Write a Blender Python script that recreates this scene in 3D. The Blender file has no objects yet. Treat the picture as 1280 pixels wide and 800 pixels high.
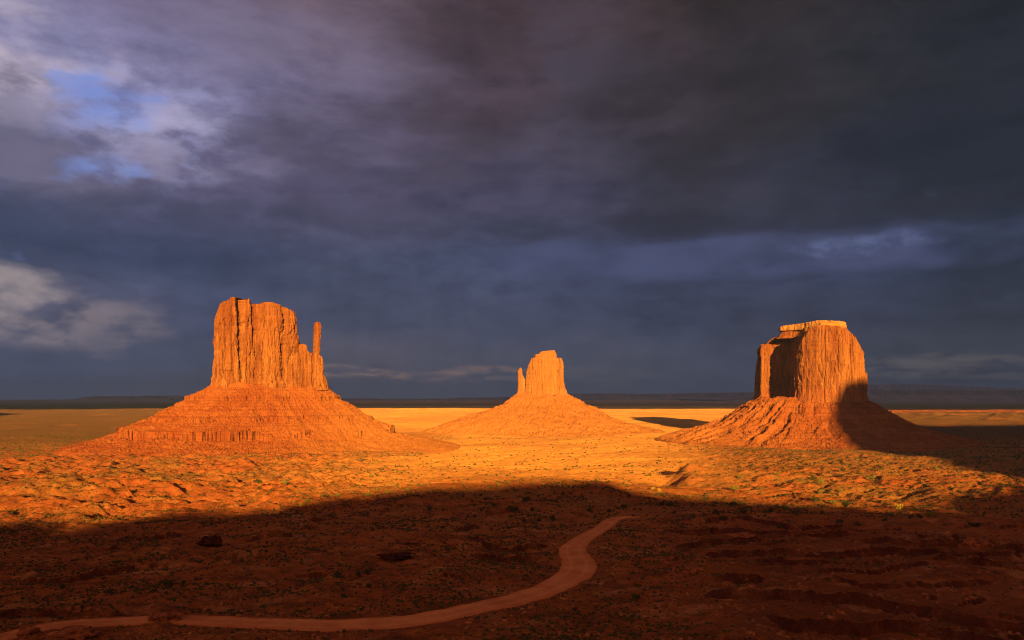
import bpy, math, random
import numpy as np, time
T0 = time.time()
R = math.radians
random.seed(7); RNG = np.random.default_rng(7)
SC = bpy.context.scene; COL = SC.collection

# ------------------------------------------------------------------ camera, sun, exposure
FOC = 1000.0            # focal length in photograph pixels (1280 wide)
EYE = 495.0             # photograph row at eye level
cam = bpy.data.cameras.new('camera'); cam.sensor_width = 36.0; cam.lens = 36.0*FOC/1280.0
cam.shift_y = (EYE-400.0)/1280.0; cam.clip_start = 0.5; cam.clip_end = 200000.0
camo = bpy.data.objects.new('camera', cam); COL.objects.link(camo)
camo.location = (0, 0, 0); camo.rotation_euler = (R(90), 0, 0); SC.camera = camo
SC.render.resolution_x = 1024; SC.render.resolution_y = 640

EXPO = 1.32
SC.cycles.filter_width = 1.05; SC.cycles.use_denoising = True; SC.cycles.max_bounces = 5
SC.view_settings.view_transform = 'Standard'; SC.view_settings.look = 'None'
SC.view_settings.exposure = EXPO; SC.view_settings.gamma = 1.0
SUN_EL, SUN_AZ = 10.0, 174.0      # azimuth clockwise from +Y (the view direction)
TO_SUN = np.array([math.sin(R(SUN_AZ))*math.cos(R(SUN_EL)), math.cos(R(SUN_AZ))*math.cos(R(SUN_EL)), math.sin(R(SUN_EL))])
sun = bpy.data.lights.new('sun', 'SUN'); sun.energy = 5.0; sun.angle = R(0.5); sun.color = (1.0, 0.50, 0.10)
suno = bpy.data.objects.new('sun', sun); COL.objects.link(suno)
suno.rotation_euler = (R(90-SUN_EL), 0, R(180-SUN_AZ)); suno.location = (0, -100, 300)

def lin(c):
    return [((v/255.0+0.055)/1.055)**2.4 if v > 10 else v/255.0/12.92 for v in c]

# ------------------------------------------------------------------ node helper
class NT:
    def __init__(s, tree): s.t = tree; s.n = tree.nodes; s.l = tree.links
    def put(s, sock, v):
        if v is None: return
        if hasattr(v, 'is_output'): s.l.new(v, sock)
        else: sock.default_value = v
    def math(s, op, a, b=None, c=None, clamp=False):
        n = s.n.new('ShaderNodeMath'); n.operation = op; n.use_clamp = clamp
        s.put(n.inputs[0], a); s.put(n.inputs[1], b); s.put(n.inputs[2], c); return n.outputs[0]
    def rng(s, v, a, b, c=0.0, d=1.0, smooth=True):
        n = s.n.new('ShaderNodeMapRange'); n.interpolation_type = 'SMOOTHSTEP' if smooth else 'LINEAR'
        s.put(n.inputs[0], v); s.put(n.inputs[1], a); s.put(n.inputs[2], b); s.put(n.inputs[3], c); s.put(n.inputs[4], d)
        return n.outputs[0]
    def mix(s, f, a, b, mode='MIX'):
        n = s.n.new('ShaderNodeMix'); n.data_type = 'RGBA'; n.blend_type = mode
        s.put(n.inputs[0], f)
        s.put(n.inputs[6], tuple(a)+(1,) if isinstance(a, (tuple, list)) and len(a) == 3 else a)
        s.put(n.inputs[7], tuple(b)+(1,) if isinstance(b, (tuple, list)) and len(b) == 3 else b)
        return n.outputs[2]
    def noise(s, vec, scale, detail=4, rough=0.55, dist=0.0):
        n = s.n.new('ShaderNodeTexNoise'); s.put(n.inputs['Vector'], vec)
        n.inputs['Scale'].default_value = scale; n.inputs['Detail'].default_value = detail
        n.inputs['Roughness'].default_value = rough; n.inputs['Distortion'].default_value = dist
        return n.outputs[0]
    def comb(s, x, y, z):
        n = s.n.new('ShaderNodeCombineXYZ'); s.put(n.inputs[0], x); s.put(n.inputs[1], y); s.put(n.inputs[2], z); return n.outputs[0]
    def sep(s, v):
        n = s.n.new('ShaderNodeSeparateXYZ'); s.put(n.inputs[0], v); return n.outputs
    def scale(s, v, k):
        n = s.n.new('ShaderNodeVectorMath'); n.operation = 'MULTIPLY'; s.put(n.inputs[0], v); n.inputs[1].default_value = k; return n.outputs[0]
    def ramp(s, f, stops):
        n = s.n.new('ShaderNodeValToRGB'); s.put(n.inputs[0], f); e = n.color_ramp.elements
        n.color_ramp.interpolation = 'B_SPLINE' if False else 'EASE'
        while len(e) > 1: e.remove(e[-1])
        e[0].position = stops[0][0]; e[0].color = tuple(stops[0][1])+(1,)
        for p, c in stops[1:]:
            q = e.new(p); q.color = tuple(c)+(1,)
        return n.outputs[0]
    def bump(s, h, strength, dist, normal=None):
        n = s.n.new('ShaderNodeBump'); n.inputs['Strength'].default_value = strength
        n.inputs['Distance'].default_value = dist; s.put(n.inputs['Height'], h)
        if normal is not None: s.put(n.inputs['Normal'], normal)
        return n.outputs[0]

# ------------------------------------------------------------------ sky: Nishita seen through a storm deck
SKY_STR = 0.10
world = bpy.data.worlds.new('World'); SC.world = world; world.use_nodes = True
wt = NT(world.node_tree); wt.n.clear()
def build_sky():
    out = wt.n.new('ShaderNodeOutputWorld'); bg = wt.n.new('ShaderNodeBackground')
    bg.inputs[1].default_value = SKY_STR; wt.l.new(bg.outputs[0], out.inputs[0])
    sky = wt.n.new('ShaderNodeTexSky'); sky.sky_type = 'NISHITA'; sky.sun_disc = False
    sky.sun_elevation = R(SUN_EL); sky.sun_rotation = R(SUN_AZ)
    K = 1.0/(2**EXPO)/SKY_STR
    tc = wt.n.new('ShaderNodeTexCoord').outputs['Generated']
    x, y, z = wt.sep(tc)[:3]
    az = wt.math('ARCTAN2', x, y); el = wt.math('ARCSINE', z)
    # everything below in "sky units": u = azimuth in radians, v = elevation in radians
    uv = wt.comb(az, el, 0.0)
    st = wt.scale(uv, (1.0, 2.6, 1.0))
    w1 = wt.math('SUBTRACT', wt.noise(st, 3.2, 6, 0.55, 0.0), 0.5)
    w2 = wt.math('SUBTRACT', wt.noise(wt.scale(uv, (1.0, 2.2, 1.0)), 9.0, 7, 0.6, 0.0), 0.5)
    uw = wt.math('ADD', az, wt.math('ADD', wt.math('MULTIPLY', w1, 0.30), wt.math('MULTIPLY', w2, 0.05)))
    vw = wt.math('ADD', el, wt.math('ADD', wt.math('MULTIPLY', w2, 0.04), wt.math('MULTIPLY', w1, -0.09)))
    def U(px): return math.atan((px-640)/FOC)
    def V(px, py): return math.atan((EYE-py)/FOC*math.cos(U(px)))
    u0, u1 = U(-60), U(1340)
    f = wt.rng(uw, u0, u1, smooth=False)
    rows = [
     (496, [(0,(66,68,90)),(400,(74,71,88)),(640,(72,71,88)),(900,(64,66,84)),(1280,(46,48,62))]),
     (450, [(0,(70,76,106)),(250,(68,74,102)),(430,(80,78,98)),(640,(74,76,96)),(900,(62,66,88)),(1280,(52,56,74))]),
     (400, [(0,(92,90,112)),(150,(76,78,106)),(260,(66,73,104)),(500,(64,70,98)),(800,(58,64,92)),(1000,(50,55,80)),(1280,(40,45,66))]),
     (330, [(0,(54,63,94)),(200,(52,62,93)),(400,(64,70,98)),(640,(64,70,100)),(900,(54,60,90)),(1100,(46,54,84)),(1280,(36,43,66))]),
     (250, [(0,(86,86,120)),(200,(92,88,122)),(400,(74,70,98)),(640,(62,60,86)),(900,(48,48,66)),(1280,(33,39,56))]),
     (130, [(0,(128,126,164)),(250,(118,114,152)),(400,(100,92,120)),(600,(72,60,76)),(800,(58,50,62)),(1000,(44,42,52)),(1280,(31,34,47))]),
     (0,   [(0,(120,118,158)),(200,(108,97,128)),(400,(102,86,103)),(640,(70,54,63)),(900,(48,41,47)),(1280,(32,33,43))]),
    ]
    cur = None
    for i, (py, st_) in enumerate(rows):
        c = wt.ramp(f, [((U(px)-u0)/(u1-u0), lin(cc)) for px, cc in st_])
        if cur is None: cur = c
        else:
            pv = V(640, rows[i-1][0]); nv = V(640, py)
            cur = wt.mix(wt.rng(vw, pv, nv), cur, c)
    # billows: light and dark masses in the deck
    b1 = wt.noise(wt.scale(uv, (1.0, 2.4, 1.0)), 5.5, 10, 0.62, 0.15)
    b2 = wt.noise(wt.scale(uv, (1.0, 2.1, 1.0)), 15.0, 8, 0.64, 0.15)
    amp = wt.math('ADD', wt.math('MULTIPLY', wt.math('SUBTRACT', b1, 0.5), 1.25), wt.math('MULTIPLY', wt.math('SUBTRACT', b2, 0.5), 0.62))
    lowf = wt.rng(el, 0.02, 0.16, 0.55, 1.0)
    rg1 = wt.math('ABSOLUTE', wt.math('SUBTRACT', wt.noise(wt.scale(uv, (1.0, 2.6, 1.0)), 6.5, 9, 0.60, 0.15), 0.5))
    rg2 = wt.math('ABSOLUTE', wt.math('SUBTRACT', wt.noise(wt.scale(uv, (1.0, 3.2, 1.0)), 13.0, 8, 0.62, 0.15), 0.5))
    amp = wt.math('ADD', amp, wt.math('SUBTRACT', 0.16, wt.math('ADD', wt.math('MULTIPLY', rg1, 1.3), wt.math('MULTIPLY', rg2, 0.8))))
    cur = wt.mix(1.0, cur, wt.comb(*[wt.math('MULTIPLY_ADD', wt.math('MULTIPLY', amp, lowf), k, 1.0, clamp=False) for k in (1.15, 1.08, 0.95)]), 'MULTIPLY')
    def blob(px, py, rx, ry, soft=1.0, pu=None, pv=None, edge=0.55):
        du = wt.math('DIVIDE', wt.math('SUBTRACT', uw if pu is None else pu, U(px)), rx/FOC)
        dv = wt.math('DIVIDE', wt.math('SUBTRACT', vw if pv is None else pv, V(px, py)), ry/FOC)
        q = wt.math('ADD', wt.math('MULTIPLY', du, du), wt.math('MULTIPLY', dv, dv))
        return wt.rng(q, edge*edge, 1.6*soft, 1.0, 0.0)
    fine = wt.noise(wt.scale(uv, (1.0, 2.0, 1.0)), 15.0, 7, 0.52, 0.1)
    mid = wt.noise(wt.scale(uv, (1.0, 2.0, 1.0)), 7.5, 8, 0.52, 0.1)
    fine2 = wt.noise(wt.scale(uv, (1.0, 1.8, 1.0)), 26.0, 8, 0.58, 0.0)
    def lay(cur, col, m, k):
        return wt.mix(wt.math('MULTIPLY', m, k, clamp=True), cur, lin(col))
    # pale cloud flank at upper left, dark scud below it
    cur = lay(cur, (200, 184, 202), wt.math('MULTIPLY', blob(15, 72, 100, 52, 1.2), wt.rng(mid, 0.35, 0.6)), 0.85)
    cur = lay(cur, (84, 84, 112), wt.math('MULTIPLY', blob(10, 125, 70, 40, 1.0), wt.rng(fine, 0.35, 0.6)), 0.85)
    # the gap of clear sky
    hole = wt.math('MAXIMUM', blob(158, 146, 74, 34, 1.3, edge=0.0), wt.math('MAXIMUM', wt.math('MULTIPLY', blob(112, 203, 70, 20, 1.3, edge=0.0), 0.78), blob(125, 126, 44, 30, 1.2, edge=0.0)))
    hn = wt.math('ADD', wt.math('MULTIPLY', mid, 0.45), wt.math('ADD', wt.math('MULTIPLY', fine, 0.3), wt.math('MULTIPLY', fine2, 0.25)))
    hm = wt.rng(wt.math('ADD', hole, wt.math('MULTIPLY', wt.math('SUBTRACT', hn, 0.5), 3.6)), 0.40, 1.55, 0.0, 0.90)
    blue = wt.mix(1.0, sky.outputs[0], (0.27, 0.34, 0.72), 'MULTIPLY')
    # thin bright cloud rims round the gap
    rim = wt.math('MULTIPLY', blob(190, 160, 110, 64, 1.1), wt.rng(fine2, 0.38, 0.66))
    cur = lay(cur, (176, 176, 222), rim, 0.4)
    cur = lay(cur, (112, 106, 132), wt.math('MULTIPLY', blob(90, 205, 150, 38, 1.2), wt.rng(mid, 0.40, 0.58)), 0.7)
    for px, py, rx, ry, c_, k in ((722, 100, 60, 80, (78, 72, 90), .5), (712, 205, 60, 44, (84, 80, 104), .55), (330, 60, 150, 40, (126, 116, 142), .5), (560, 110, 90, 70, (64, 54, 64), .55),
                                  (880, 150, 130, 90, (42, 38, 47), .6), (1010, 245, 70, 30, (52, 56, 84), .6), (480, 185, 170, 30, (74, 68, 86), .5), (120, 300, 200, 40, (54, 62, 92), .55), (1180, 200, 110, 60, (31, 36, 54), .5)):
        cur = lay(cur, c_, wt.math('MULTIPLY', blob(px, py, rx, ry, 1.5, edge=0.1), wt.rng(mid, 0.36, 0.60)), k)
    for px, py, rx, ry, c_, k in ((215, 170, 70, 26, (186, 180, 214), .7), (60, 140, 60, 16, (170, 160, 190), .5), (240, 205, 90, 18, (140, 132, 162), .5), (20, 180, 60, 26, (112, 106, 134), .6),
                                  (300, 262, 190, 22, (58, 60, 86), .5), (90, 255, 120, 18, (66, 70, 98), .5), (520, 255, 160, 20, (84, 80, 108), .4), (480, 440, 300, 60, (78, 76, 98), .35)):
        cur = lay(cur, c_, wt.math('MULTIPLY', blob(px, py, rx, ry, 1.4, edge=0.1), wt.rng(fine, 0.36, 0.60)), k)
    # cumulus at lower left, lit cream
    cl = wt.math('MULTIPLY', blob(60, 402, 115, 34, 1.0), wt.rng(wt.math('ADD', wt.math('MULTIPLY', mid, .5), wt.math('MULTIPLY', fine2, .5)), 0.40, 0.56))
    cur = lay(cur, (142, 128, 136), cl, 0.65)
    cl = wt.math('MULTIPLY', blob(5, 362, 60, 24, 1.1), wt.rng(fine, 0.30, 0.58))
    cur = lay(cur, (166, 152, 154), cl, 0.75)
    # ragged bright bank edge at right of centre, dark belly above
    edge_v = wt.math('ADD', el, wt.math('MULTIPLY', w2, 0.035))
    band = blob(960, 318, 330, 22, 1.3, pv=edge_v)
    cur = lay(cur, (74, 80, 118), wt.math('MULTIPLY', band, wt.rng(mid, 0.30, 0.6)), 0.7)
    cur = lay(cur, (96, 108, 150), wt.math('MULTIPLY', blob(1050, 307, 80, 10, 1.2, pv=edge_v), wt.rng(fine2, 0.40, 0.62)), 0.6)
    cur = lay(cur, (40, 40, 56), wt.math('MULTIPLY', blob(980, 275, 380, 16, 1.3, pv=edge_v), wt.rng(mid, 0.35, 0.6)), 0.6)
    # far lit scraps of cloud near the horizon
    thin = wt.noise(wt.scale(uv, (1.0, 5.0, 1.0)), 18.0, 6, 0.6, 0.5)
    for px, py, rx, ry, c, k in ((440, 463, 40, 6, (140, 118, 112), .7), (520, 467, 50, 5, (140, 116, 108), .65), (600, 463, 60, 4, (132, 108, 104), .6),
                                 (610, 475, 70, 3, (120, 104, 104), .5), (1190, 458, 130, 12, (104, 96, 100), .55), (740, 470, 60, 12, (96, 90, 100), .4)):
        cur = lay(cur, c, wt.math('MULTIPLY', blob(px, py, rx, ry, 1.4, pu=az, pv=edge_v), wt.rng(thin, 0.38, 0.62)), k)
    # rain curtain: faint vertical streaks under the deck
    streak = wt.noise(wt.scale(uv, (1.0, 0.18, 1.0)), 34.0, 4, 0.55, 0.0)
    rain = wt.math('MULTIPLY', blob(400, 380, 260, 120, 1.2), wt.math('SUBTRACT', streak, 0.5))
    cur = wt.mix(1.0, cur, wt.comb(*[wt.math('MULTIPLY_ADD', rain, k, 1.0) for k in (0.45, 0.45, 0.4)]), 'MULTIPLY')
    # the sunset side, behind the viewpoint
    west = wt.math('MULTIPLY', wt.rng(y, 0.05, -0.55), wt.rng(el, 1.1, 0.15))
    wc = wt.mix(wt.math('MULTIPLY', wt.rng(b1, 0.40, 0.62), 0.6), (2.1, 0.88, 0.36), (0.75, 0.38, 0.26))
    cur = wt.mix(west, cur, wc)
    cur = wt.mix(1.0, cur, (K, K, K), 'MULTIPLY')
    cur = wt.mix(hm, cur, blue)
    wt.l.new(cur, bg.inputs[0])
build_sky()

# ------------------------------------------------------------------ numpy noise
_P = RNG.permutation(256).astype(np.int32); _P = np.concatenate([_P, _P, _P])
_G = RNG.normal(size=(256, 3)); _G /= np.linalg.norm(_G, axis=1)[:, None]; _G = _G.astype(np.float32)
_ga = RNG.uniform(0, 2*np.pi, 256); _G2x = np.resize(np.cos(_ga), 1024).astype(np.float32); _G2y = np.resize(np.sin(_ga), 1024).astype(np.float32)
def pn(x, y, z=0.0, seed=0):
    if np.ndim(z) == 0:     # a plane slice: four corners only
        x = np.asarray(x, np.float32)+np.float32(seed*17.13); y = np.asarray(y, np.float32)+np.float32(seed*7.77+float(z)*5.1)
        x, y = np.broadcast_arrays(x, y)
        fx = np.floor(x); fy = np.floor(y); xf = x-fx; yf = y-fy; xi = fx.astype(np.int32) & 255; yi = fy.astype(np.int32) & 255
        u = xf*xf*xf*(xf*(xf*6-15)+10); v = yf*yf*yf*(yf*(yf*6-15)+10); sd = int(seed) & 255
        pa = _P[xi+sd]; pb = _P[xi+1+sd]
        def g2(p, dx, dy): h = _P[p]; return _G2x[h]*dx+_G2y[h]*dy
        a = g2(pa+yi, xf, yf); b = g2(pb+yi, xf-1, yf); c = g2(pa+yi+1, xf, yf-1); d = g2(pb+yi+1, xf-1, yf-1)
        a = a+u*(b-a); c = c+u*(d-c); return (a+v*(c-a))*np.float32(1.45)
    x = np.asarray(x, np.float32)+seed*17.13; y = np.asarray(y, np.float32)+seed*7.77
    x, y, z = np.broadcast_arrays(x, y, np.asarray(z, np.float32)+seed*3.3)
    xi = np.floor(x).astype(np.int32); yi = np.floor(y).astype(np.int32); zi = np.floor(z).astype(np.int32)
    xf = x-xi; yf = y-yi; zf = z-zi
    u = xf*xf*xf*(xf*(xf*6-15)+10); v = yf*yf*yf*(yf*(yf*6-15)+10); w = zf*zf*zf*(zf*(zf*6-15)+10)
    def g(i, j, k):
        h = _P[_P[_P[(xi+i) & 255]+((yi+j) & 255)]+((zi+k) & 255)]
        gg = _G[h]
        return gg[..., 0]*(xf-i)+gg[..., 1]*(yf-j)+gg[..., 2]*(zf-k)
    a = g(0,0,0); a = a+u*(g(1,0,0)-a); b = g(0,1,0); b = b+u*(g(1,1,0)-b)
    c = g(0,0,1); c = c+u*(g(1,0,1)-c); d = g(0,1,1); d = d+u*(g(1,1,1)-d)
    a = a+v*(b-a); c = c+v*(d-c)
    return (a+w*(c-a))*1.6
def fbm(x, y, z=0.0, o=4, seed=0, gain=0.5):
    s = 0; a = 1.0; f = 1.0
    for i in range(o):
        s = s+a*pn(np.asarray(x)*f, np.asarray(y)*f, np.asarray(z)*f, seed+i); a *= gain; f *= 2.03
    return s
def sst(x, a, b):
    t = np.clip((x-a)/(b-a), 0, 1); return t*t*(3-2*t)

# ------------------------------------------------------------------ mesh helpers
def mesh_obj(name, v, faces, mat, parent=None, smooth=True):
    """v (n,3); faces: (m,4) or (m,3) int array or a list of such arrays"""
    if not isinstance(faces, list): faces = [faces]
    me = bpy.data.meshes.new(name); v = np.asarray(v, np.float32)
    me.vertices.add(len(v)); me.vertices.foreach_set('co', v.ravel())
    tot = sum(f.size for f in faces); cnt = sum(len(f) for f in faces)
    me.loops.add(tot); me.polygons.add(cnt)
    me.loops.foreach_set('vertex_index', np.concatenate([f.ravel() for f in faces]).astype(np.int32))
    lt = np.concatenate([np.full(len(f), f.shape[1], np.int32) for f in faces])
    me.polygons.foreach_set('loop_start', np.concatenate([[0], np.cumsum(lt)[:-1]]).astype(np.int32))
    me.polygons.foreach_set('use_smooth', np.full(cnt, smooth, bool))
    me.update(calc_edges=True); me.validate()
    me.materials.append(mat)
    o = bpy.data.objects.new(name, me); COL.objects.link(o)
    if parent is not None: o.parent = parent
    return o
def gridfaces(nr, nc, wrap=False, flip=False):
    i = np.arange(nr-1)[:, None]; j = np.arange(nc if wrap else nc-1)[None, :]
    a = i*nc+j; b = i*nc+(j+1) % nc; c = (i+1)*nc+(j+1) % nc; d = (i+1)*nc+j
    f = np.stack([a, b, c, d], -1).reshape(-1, 4)
    return f[:, ::-1].copy() if flip else f
def tag(o, label=None, cat=None, group=None, kind=None):
    if label: o['label'] = label
    if cat: o['category'] = cat
    if group: o['group'] = group
    if kind: o['kind'] = kind
    return o
def empty(name, loc, rz=0.0):
    o = bpy.data.objects.new(name, None); COL.objects.link(o); o.location = loc; o.rotation_euler = (0, 0, rz)
    o.empty_display_size = 1; return o

# ------------------------------------------------------------------ materials
def new_mat(name):
    m = bpy.data.materials.new(name); m.use_nodes = True; t = NT(m.node_tree); t.n.clear()
    out = t.n.new('ShaderNodeOutputMaterial'); b = t.n.new('ShaderNodeBsdfDiffuse')
    b.inputs['Roughness'].default_value = 1.0
    t.l.new(b.outputs[0], out.inputs[0])
    pos = t.n.new('ShaderNodeNewGeometry').outputs['Position']
    return m, t, b, pos

def cliff_mat():
    m, t, b, pos = new_mat('cliff_sandstone')
    col = t.scale(pos, (1.0, 1.0, 0.10))
    n1 = t.noise(col, 0.035, 6, 0.6, 0.4)
    n2 = t.noise(col, 0.16, 6, 0.62, 0.3)
    n3 = t.noise(pos, 0.06, 6, 0.6)
    c = t.mix(t.rng(n1, 0.36, 0.64), (0.235, 0.084, 0.030), (0.37, 0.165, 0.058))
    c = t.mix(t.math('MULTIPLY', t.rng(n2, 0.50, 0.68), 0.85), c, (0.135, 0.046, 0.022))          # desert varnish streaks
    c = t.mix(t.math('MULTIPLY', t.rng(n2, 0.46, 0.30), 0.5), c, (0.56, 0.30, 0.11))
    z = t.sep(pos)[2]
    strata = t.noise(t.comb(0.0, 0.0, t.math('ADD', t.math('MULTIPLY', z, 0.16), t.math('MULTIPLY', n3, 0.8))), 1.0, 5, 0.7)
    c = t.mix(t.math('MULTIPLY', t.rng(strata, 0.54, 0.68), 0.30), c, (0.27, 0.10, 0.045))
    base = t.math('ADD', z, t.math('MULTIPLY', t.math('SUBTRACT', n3, 0.5), 14.0))
    c = t.mix(t.rng(base, 24.0, 8.0, 0.0, 0.45), c, (0.36, 0.125, 0.055))                        # red shale at the foot
    up = t.rng(t.math('MULTIPLY_ADD', t.math('SUBTRACT', n1, 0.5), 160.0, z), 70.0, 170.0)
    c = t.mix(t.math('MULTIPLY', up, 0.38), c, (0.22, 0.066, 0.026))      # upper beds are redder
    joint = t.math('ABSOLUTE', t.math('SUBTRACT', t.noise(t.scale(pos, (1.0, 1.0, 0.045)), 0.11, 5, 0.6, 0.5), 0.5))
    c = t.mix(t.rng(joint, 0.016, 0.004, 0.0, 0.7), c, (0.085, 0.026, 0.014))      # seeps and joints
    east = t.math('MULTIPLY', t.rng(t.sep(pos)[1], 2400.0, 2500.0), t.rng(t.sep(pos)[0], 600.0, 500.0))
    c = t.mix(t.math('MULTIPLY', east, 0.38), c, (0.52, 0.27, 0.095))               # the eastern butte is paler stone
    capm = t.math('MULTIPLY', t.rng(t.math('MULTIPLY_ADD', t.math('SUBTRACT', n3, 0.5), 26.0, z), 171.0, 178.0), t.rng(t.sep(pos)[0], 560.0, 640.0))
    c = t.mix(t.math('MULTIPLY', capm, 0.8), c, (0.50, 0.28, 0.095))               # pale cap bed
    t.put(b.inputs['Color'], c)
    h = t.math('ADD', t.math('MULTIPLY', t.noise(col, 0.45, 6, 0.65), 1.0), t.math('MULTIPLY', t.noise(pos, 0.35, 7, 0.68), 0.8))
    h = t.math('ADD', h, t.math('MULTIPLY', strata, 0.9))
    t.put(b.inputs['Normal'], t.bump(h, 1.0, 3.4))
    return m
def talus_mat():
    m, t, b, pos = new_mat('talus_rubble_slope')
    n1 = t.noise(pos, 0.02, 6, 0.6, 0.5); n2 = t.noise(pos, 0.14, 7, 0.66); n3 = t.noise(pos, 0.5, 4, 0.7)
    c = t.mix(t.rng(n1, 0.36, 0.64), (0.265, 0.072, 0.024), (0.34, 0.115, 0.037))
    c = t.mix(t.math('MULTIPLY', t.rng(n2, 0.5, 0.7), 0.35), c, (0.47, 0.21, 0.068))
    c = t.mix(t.math('MULTIPLY', t.rng(n3, 0.58, 0.68), 0.65), c, (0.17, 0.055, 0.028))
    x, y, z = t.sep(pos)[:3]
    strata = t.noise(t.comb(0.0, 0.0, t.math('ADD', t.math('MULTIPLY', z, 0.22), t.math('MULTIPLY', n1, 1.2))), 1.0, 5, 0.7)
    c = t.mix(t.math('MULTIPLY', t.rng(strata, 0.50, 0.60), 0.7), c, (0.20, 0.055, 0.024))
    # the eastern butte stands in yellower sand
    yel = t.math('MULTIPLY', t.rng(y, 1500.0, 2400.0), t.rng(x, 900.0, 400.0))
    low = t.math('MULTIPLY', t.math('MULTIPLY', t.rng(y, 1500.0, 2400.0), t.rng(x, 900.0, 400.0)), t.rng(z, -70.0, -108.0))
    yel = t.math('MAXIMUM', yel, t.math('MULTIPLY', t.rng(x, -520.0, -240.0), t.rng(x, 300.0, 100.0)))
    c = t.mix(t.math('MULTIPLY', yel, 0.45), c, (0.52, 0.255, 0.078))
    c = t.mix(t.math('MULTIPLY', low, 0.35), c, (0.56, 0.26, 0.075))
    t.put(b.inputs['Color'], c)
    h = t.math('ADD', t.math('MULTIPLY', t.noise(pos, 0.30, 8, 0.72), 1.4), t.math('MULTIPLY', t.noise(pos, 1.2, 4, 0.6), 0.4))
    t.put(b.inputs['Normal'], t.bump(h, 1.0, 2.6))
    return m
def ground_mat():
    m, t, b, pos = new_mat('desert_ground')
    x, y, z = t.sep(pos)[:3]
    n0 = t.noise(pos, 0.0035, 5, 0.6, 0.6); n1 = t.noise(pos, 0.018, 6, 0.62, 0.4); n2 = t.noise(pos, 0.09, 7, 0.66)
    n3 = t.noise(pos, 0.35, 5, 0.7)
    red, sand = (0.37, 0.118, 0.037), (0.76, 0.395, 0.105)
    # pale basin sand; its colour also carries the brighter light at the centre
    s = t.math('MULTIPLY', t.rng(y, 700.0, 1200.0), t.math('MULTIPLY', t.rng(x, -430.0, -60.0), t.rng(t.math('SUBTRACT', x, t.math('MULTIPLY', y, 0.22)), 130.0, -60.0)))
    s = t.math('MAXIMUM', s, t.math('MULTIPLY', t.rng(y, 2100.0, 3000.0), t.math('MULTIPLY', t.rng(t.math('MULTIPLY_ADD', y, 0.22, x), -250.0, 100.0), t.rng(t.math('SUBTRACT', x, t.math('MULTIPLY', y, 0.32)), 300.0, -100.0))))
    s2 = t.math('ADD', s, t.math('MULTIPLY', t.math('SUBTRACT', n1, 0.5), 0.9), clamp=True)
    c = t.mix(s2, red, sand)
    inv = t.math('SUBTRACT', 1.0, t.math('MULTIPLY', s, 0.75))
    c = t.mix(t.math('MULTIPLY', t.rng(n0, 0.45, 0.62), 0.40), c, (0.48, 0.20, 0.07))
    # dry grass and low scrub; towards left and right it also paints dimmer light
    veg = t.math('MULTIPLY', t.rng(t.math('ADD', t.math('MULTIPLY', n0, 0.5), t.math('MULTIPLY', n1, 0.5)), 0.46, 0.58), t.rng(y, 500.0, 900.0))
    wv = t.math('MULTIPLY', t.rng(t.math('MULTIPLY_ADD', y, 0.22, x), 200.0, -250.0), t.rng(y, 1700.0, 2300.0))
    wv2 = t.math('MULTIPLY', t.rng(t.math('SUBTRACT', x, t.math('MULTIPLY', y, 0.26)), -60.0, 120.0), t.rng(y, 850.0, 1300.0))
    veg = t.math('MAXIMUM', veg, t.math('MULTIPLY', t.math('MAXIMUM', wv, t.math('MULTIPLY', wv2, 0.8)), 0.9))
    c = t.mix(t.math('MULTIPLY', t.math('MULTIPLY', veg, inv), 0.75), c, (0.23, 0.135, 0.045))
    farveg = t.math('MULTIPLY', t.math('MAXIMUM', wv, t.math('MULTIPLY', t.rng(t.math('SUBTRACT', x, t.math('MULTIPLY', y, 0.44)), -60.0, 120.0), t.rng(y, 1900.0, 2500.0))), t.rng(n0, 0.30, 0.46))
    c = t.mix(t.math('MULTIPLY', farveg, 0.85), c, (0.135, 0.085, 0.036))
    rb = t.math('MULTIPLY', t.math('MULTIPLY', t.rng(y, 3900.0, 4400.0), t.rng(y, 6400.0, 5600.0)), t.rng(t.math('SUBTRACT', x, t.math('MULTIPLY', y, 0.42)), 0.0, 300.0))
    c = t.mix(t.math('MULTIPLY', rb, 0.85), c, t.mix(t.rng(n1, 0.42, 0.58), (0.46, 0.135, 0.05), (0.22, 0.075, 0.035)))
    c = t.mix(t.math('MULTIPLY', t.rng(y, 6500.0, 9000.0), 0.8), c, (0.095, 0.080, 0.055))       # far flats darkened and greyed in the colour for cloud shade and haze
    c = t.mix(t.math('MULTIPLY', t.math('MULTIPLY', t.rng(n2, 0.52, 0.62), inv), 0.7), c, (0.20, 0.080, 0.034))
    # dark red rock on steep ledge faces, with undercut shade painted in
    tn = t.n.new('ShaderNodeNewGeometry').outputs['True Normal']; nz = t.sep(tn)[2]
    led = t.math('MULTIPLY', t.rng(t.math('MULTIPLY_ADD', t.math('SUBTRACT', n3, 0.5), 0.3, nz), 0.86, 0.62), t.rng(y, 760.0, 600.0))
    c = t.mix(t.math('MULTIPLY', t.rng(n2, 0.44, 0.34), 0.35), c, (0.55, 0.25, 0.11))
    slk = t.math('MULTIPLY', t.rng(y, 620.0, 480.0), t.rng(t.math('SUBTRACT', x, t.math('MULTIPLY', y, 0.16)), 0.0, 60.0))
    c = t.mix(t.math('MULTIPLY', slk, 0.7), c, (0.25, 0.082, 0.030))      # bare slickrock
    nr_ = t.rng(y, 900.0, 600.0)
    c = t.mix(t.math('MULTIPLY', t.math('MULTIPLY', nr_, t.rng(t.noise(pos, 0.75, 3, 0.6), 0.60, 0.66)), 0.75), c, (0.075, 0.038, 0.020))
    c = t.mix(t.math('MULTIPLY', t.math('MULTIPLY', nr_, t.rng(t.noise(pos, 0.045, 7, 0.7, 0.3), 0.50, 0.60)), 0.6), c, (0.20, 0.070, 0.030))
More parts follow.
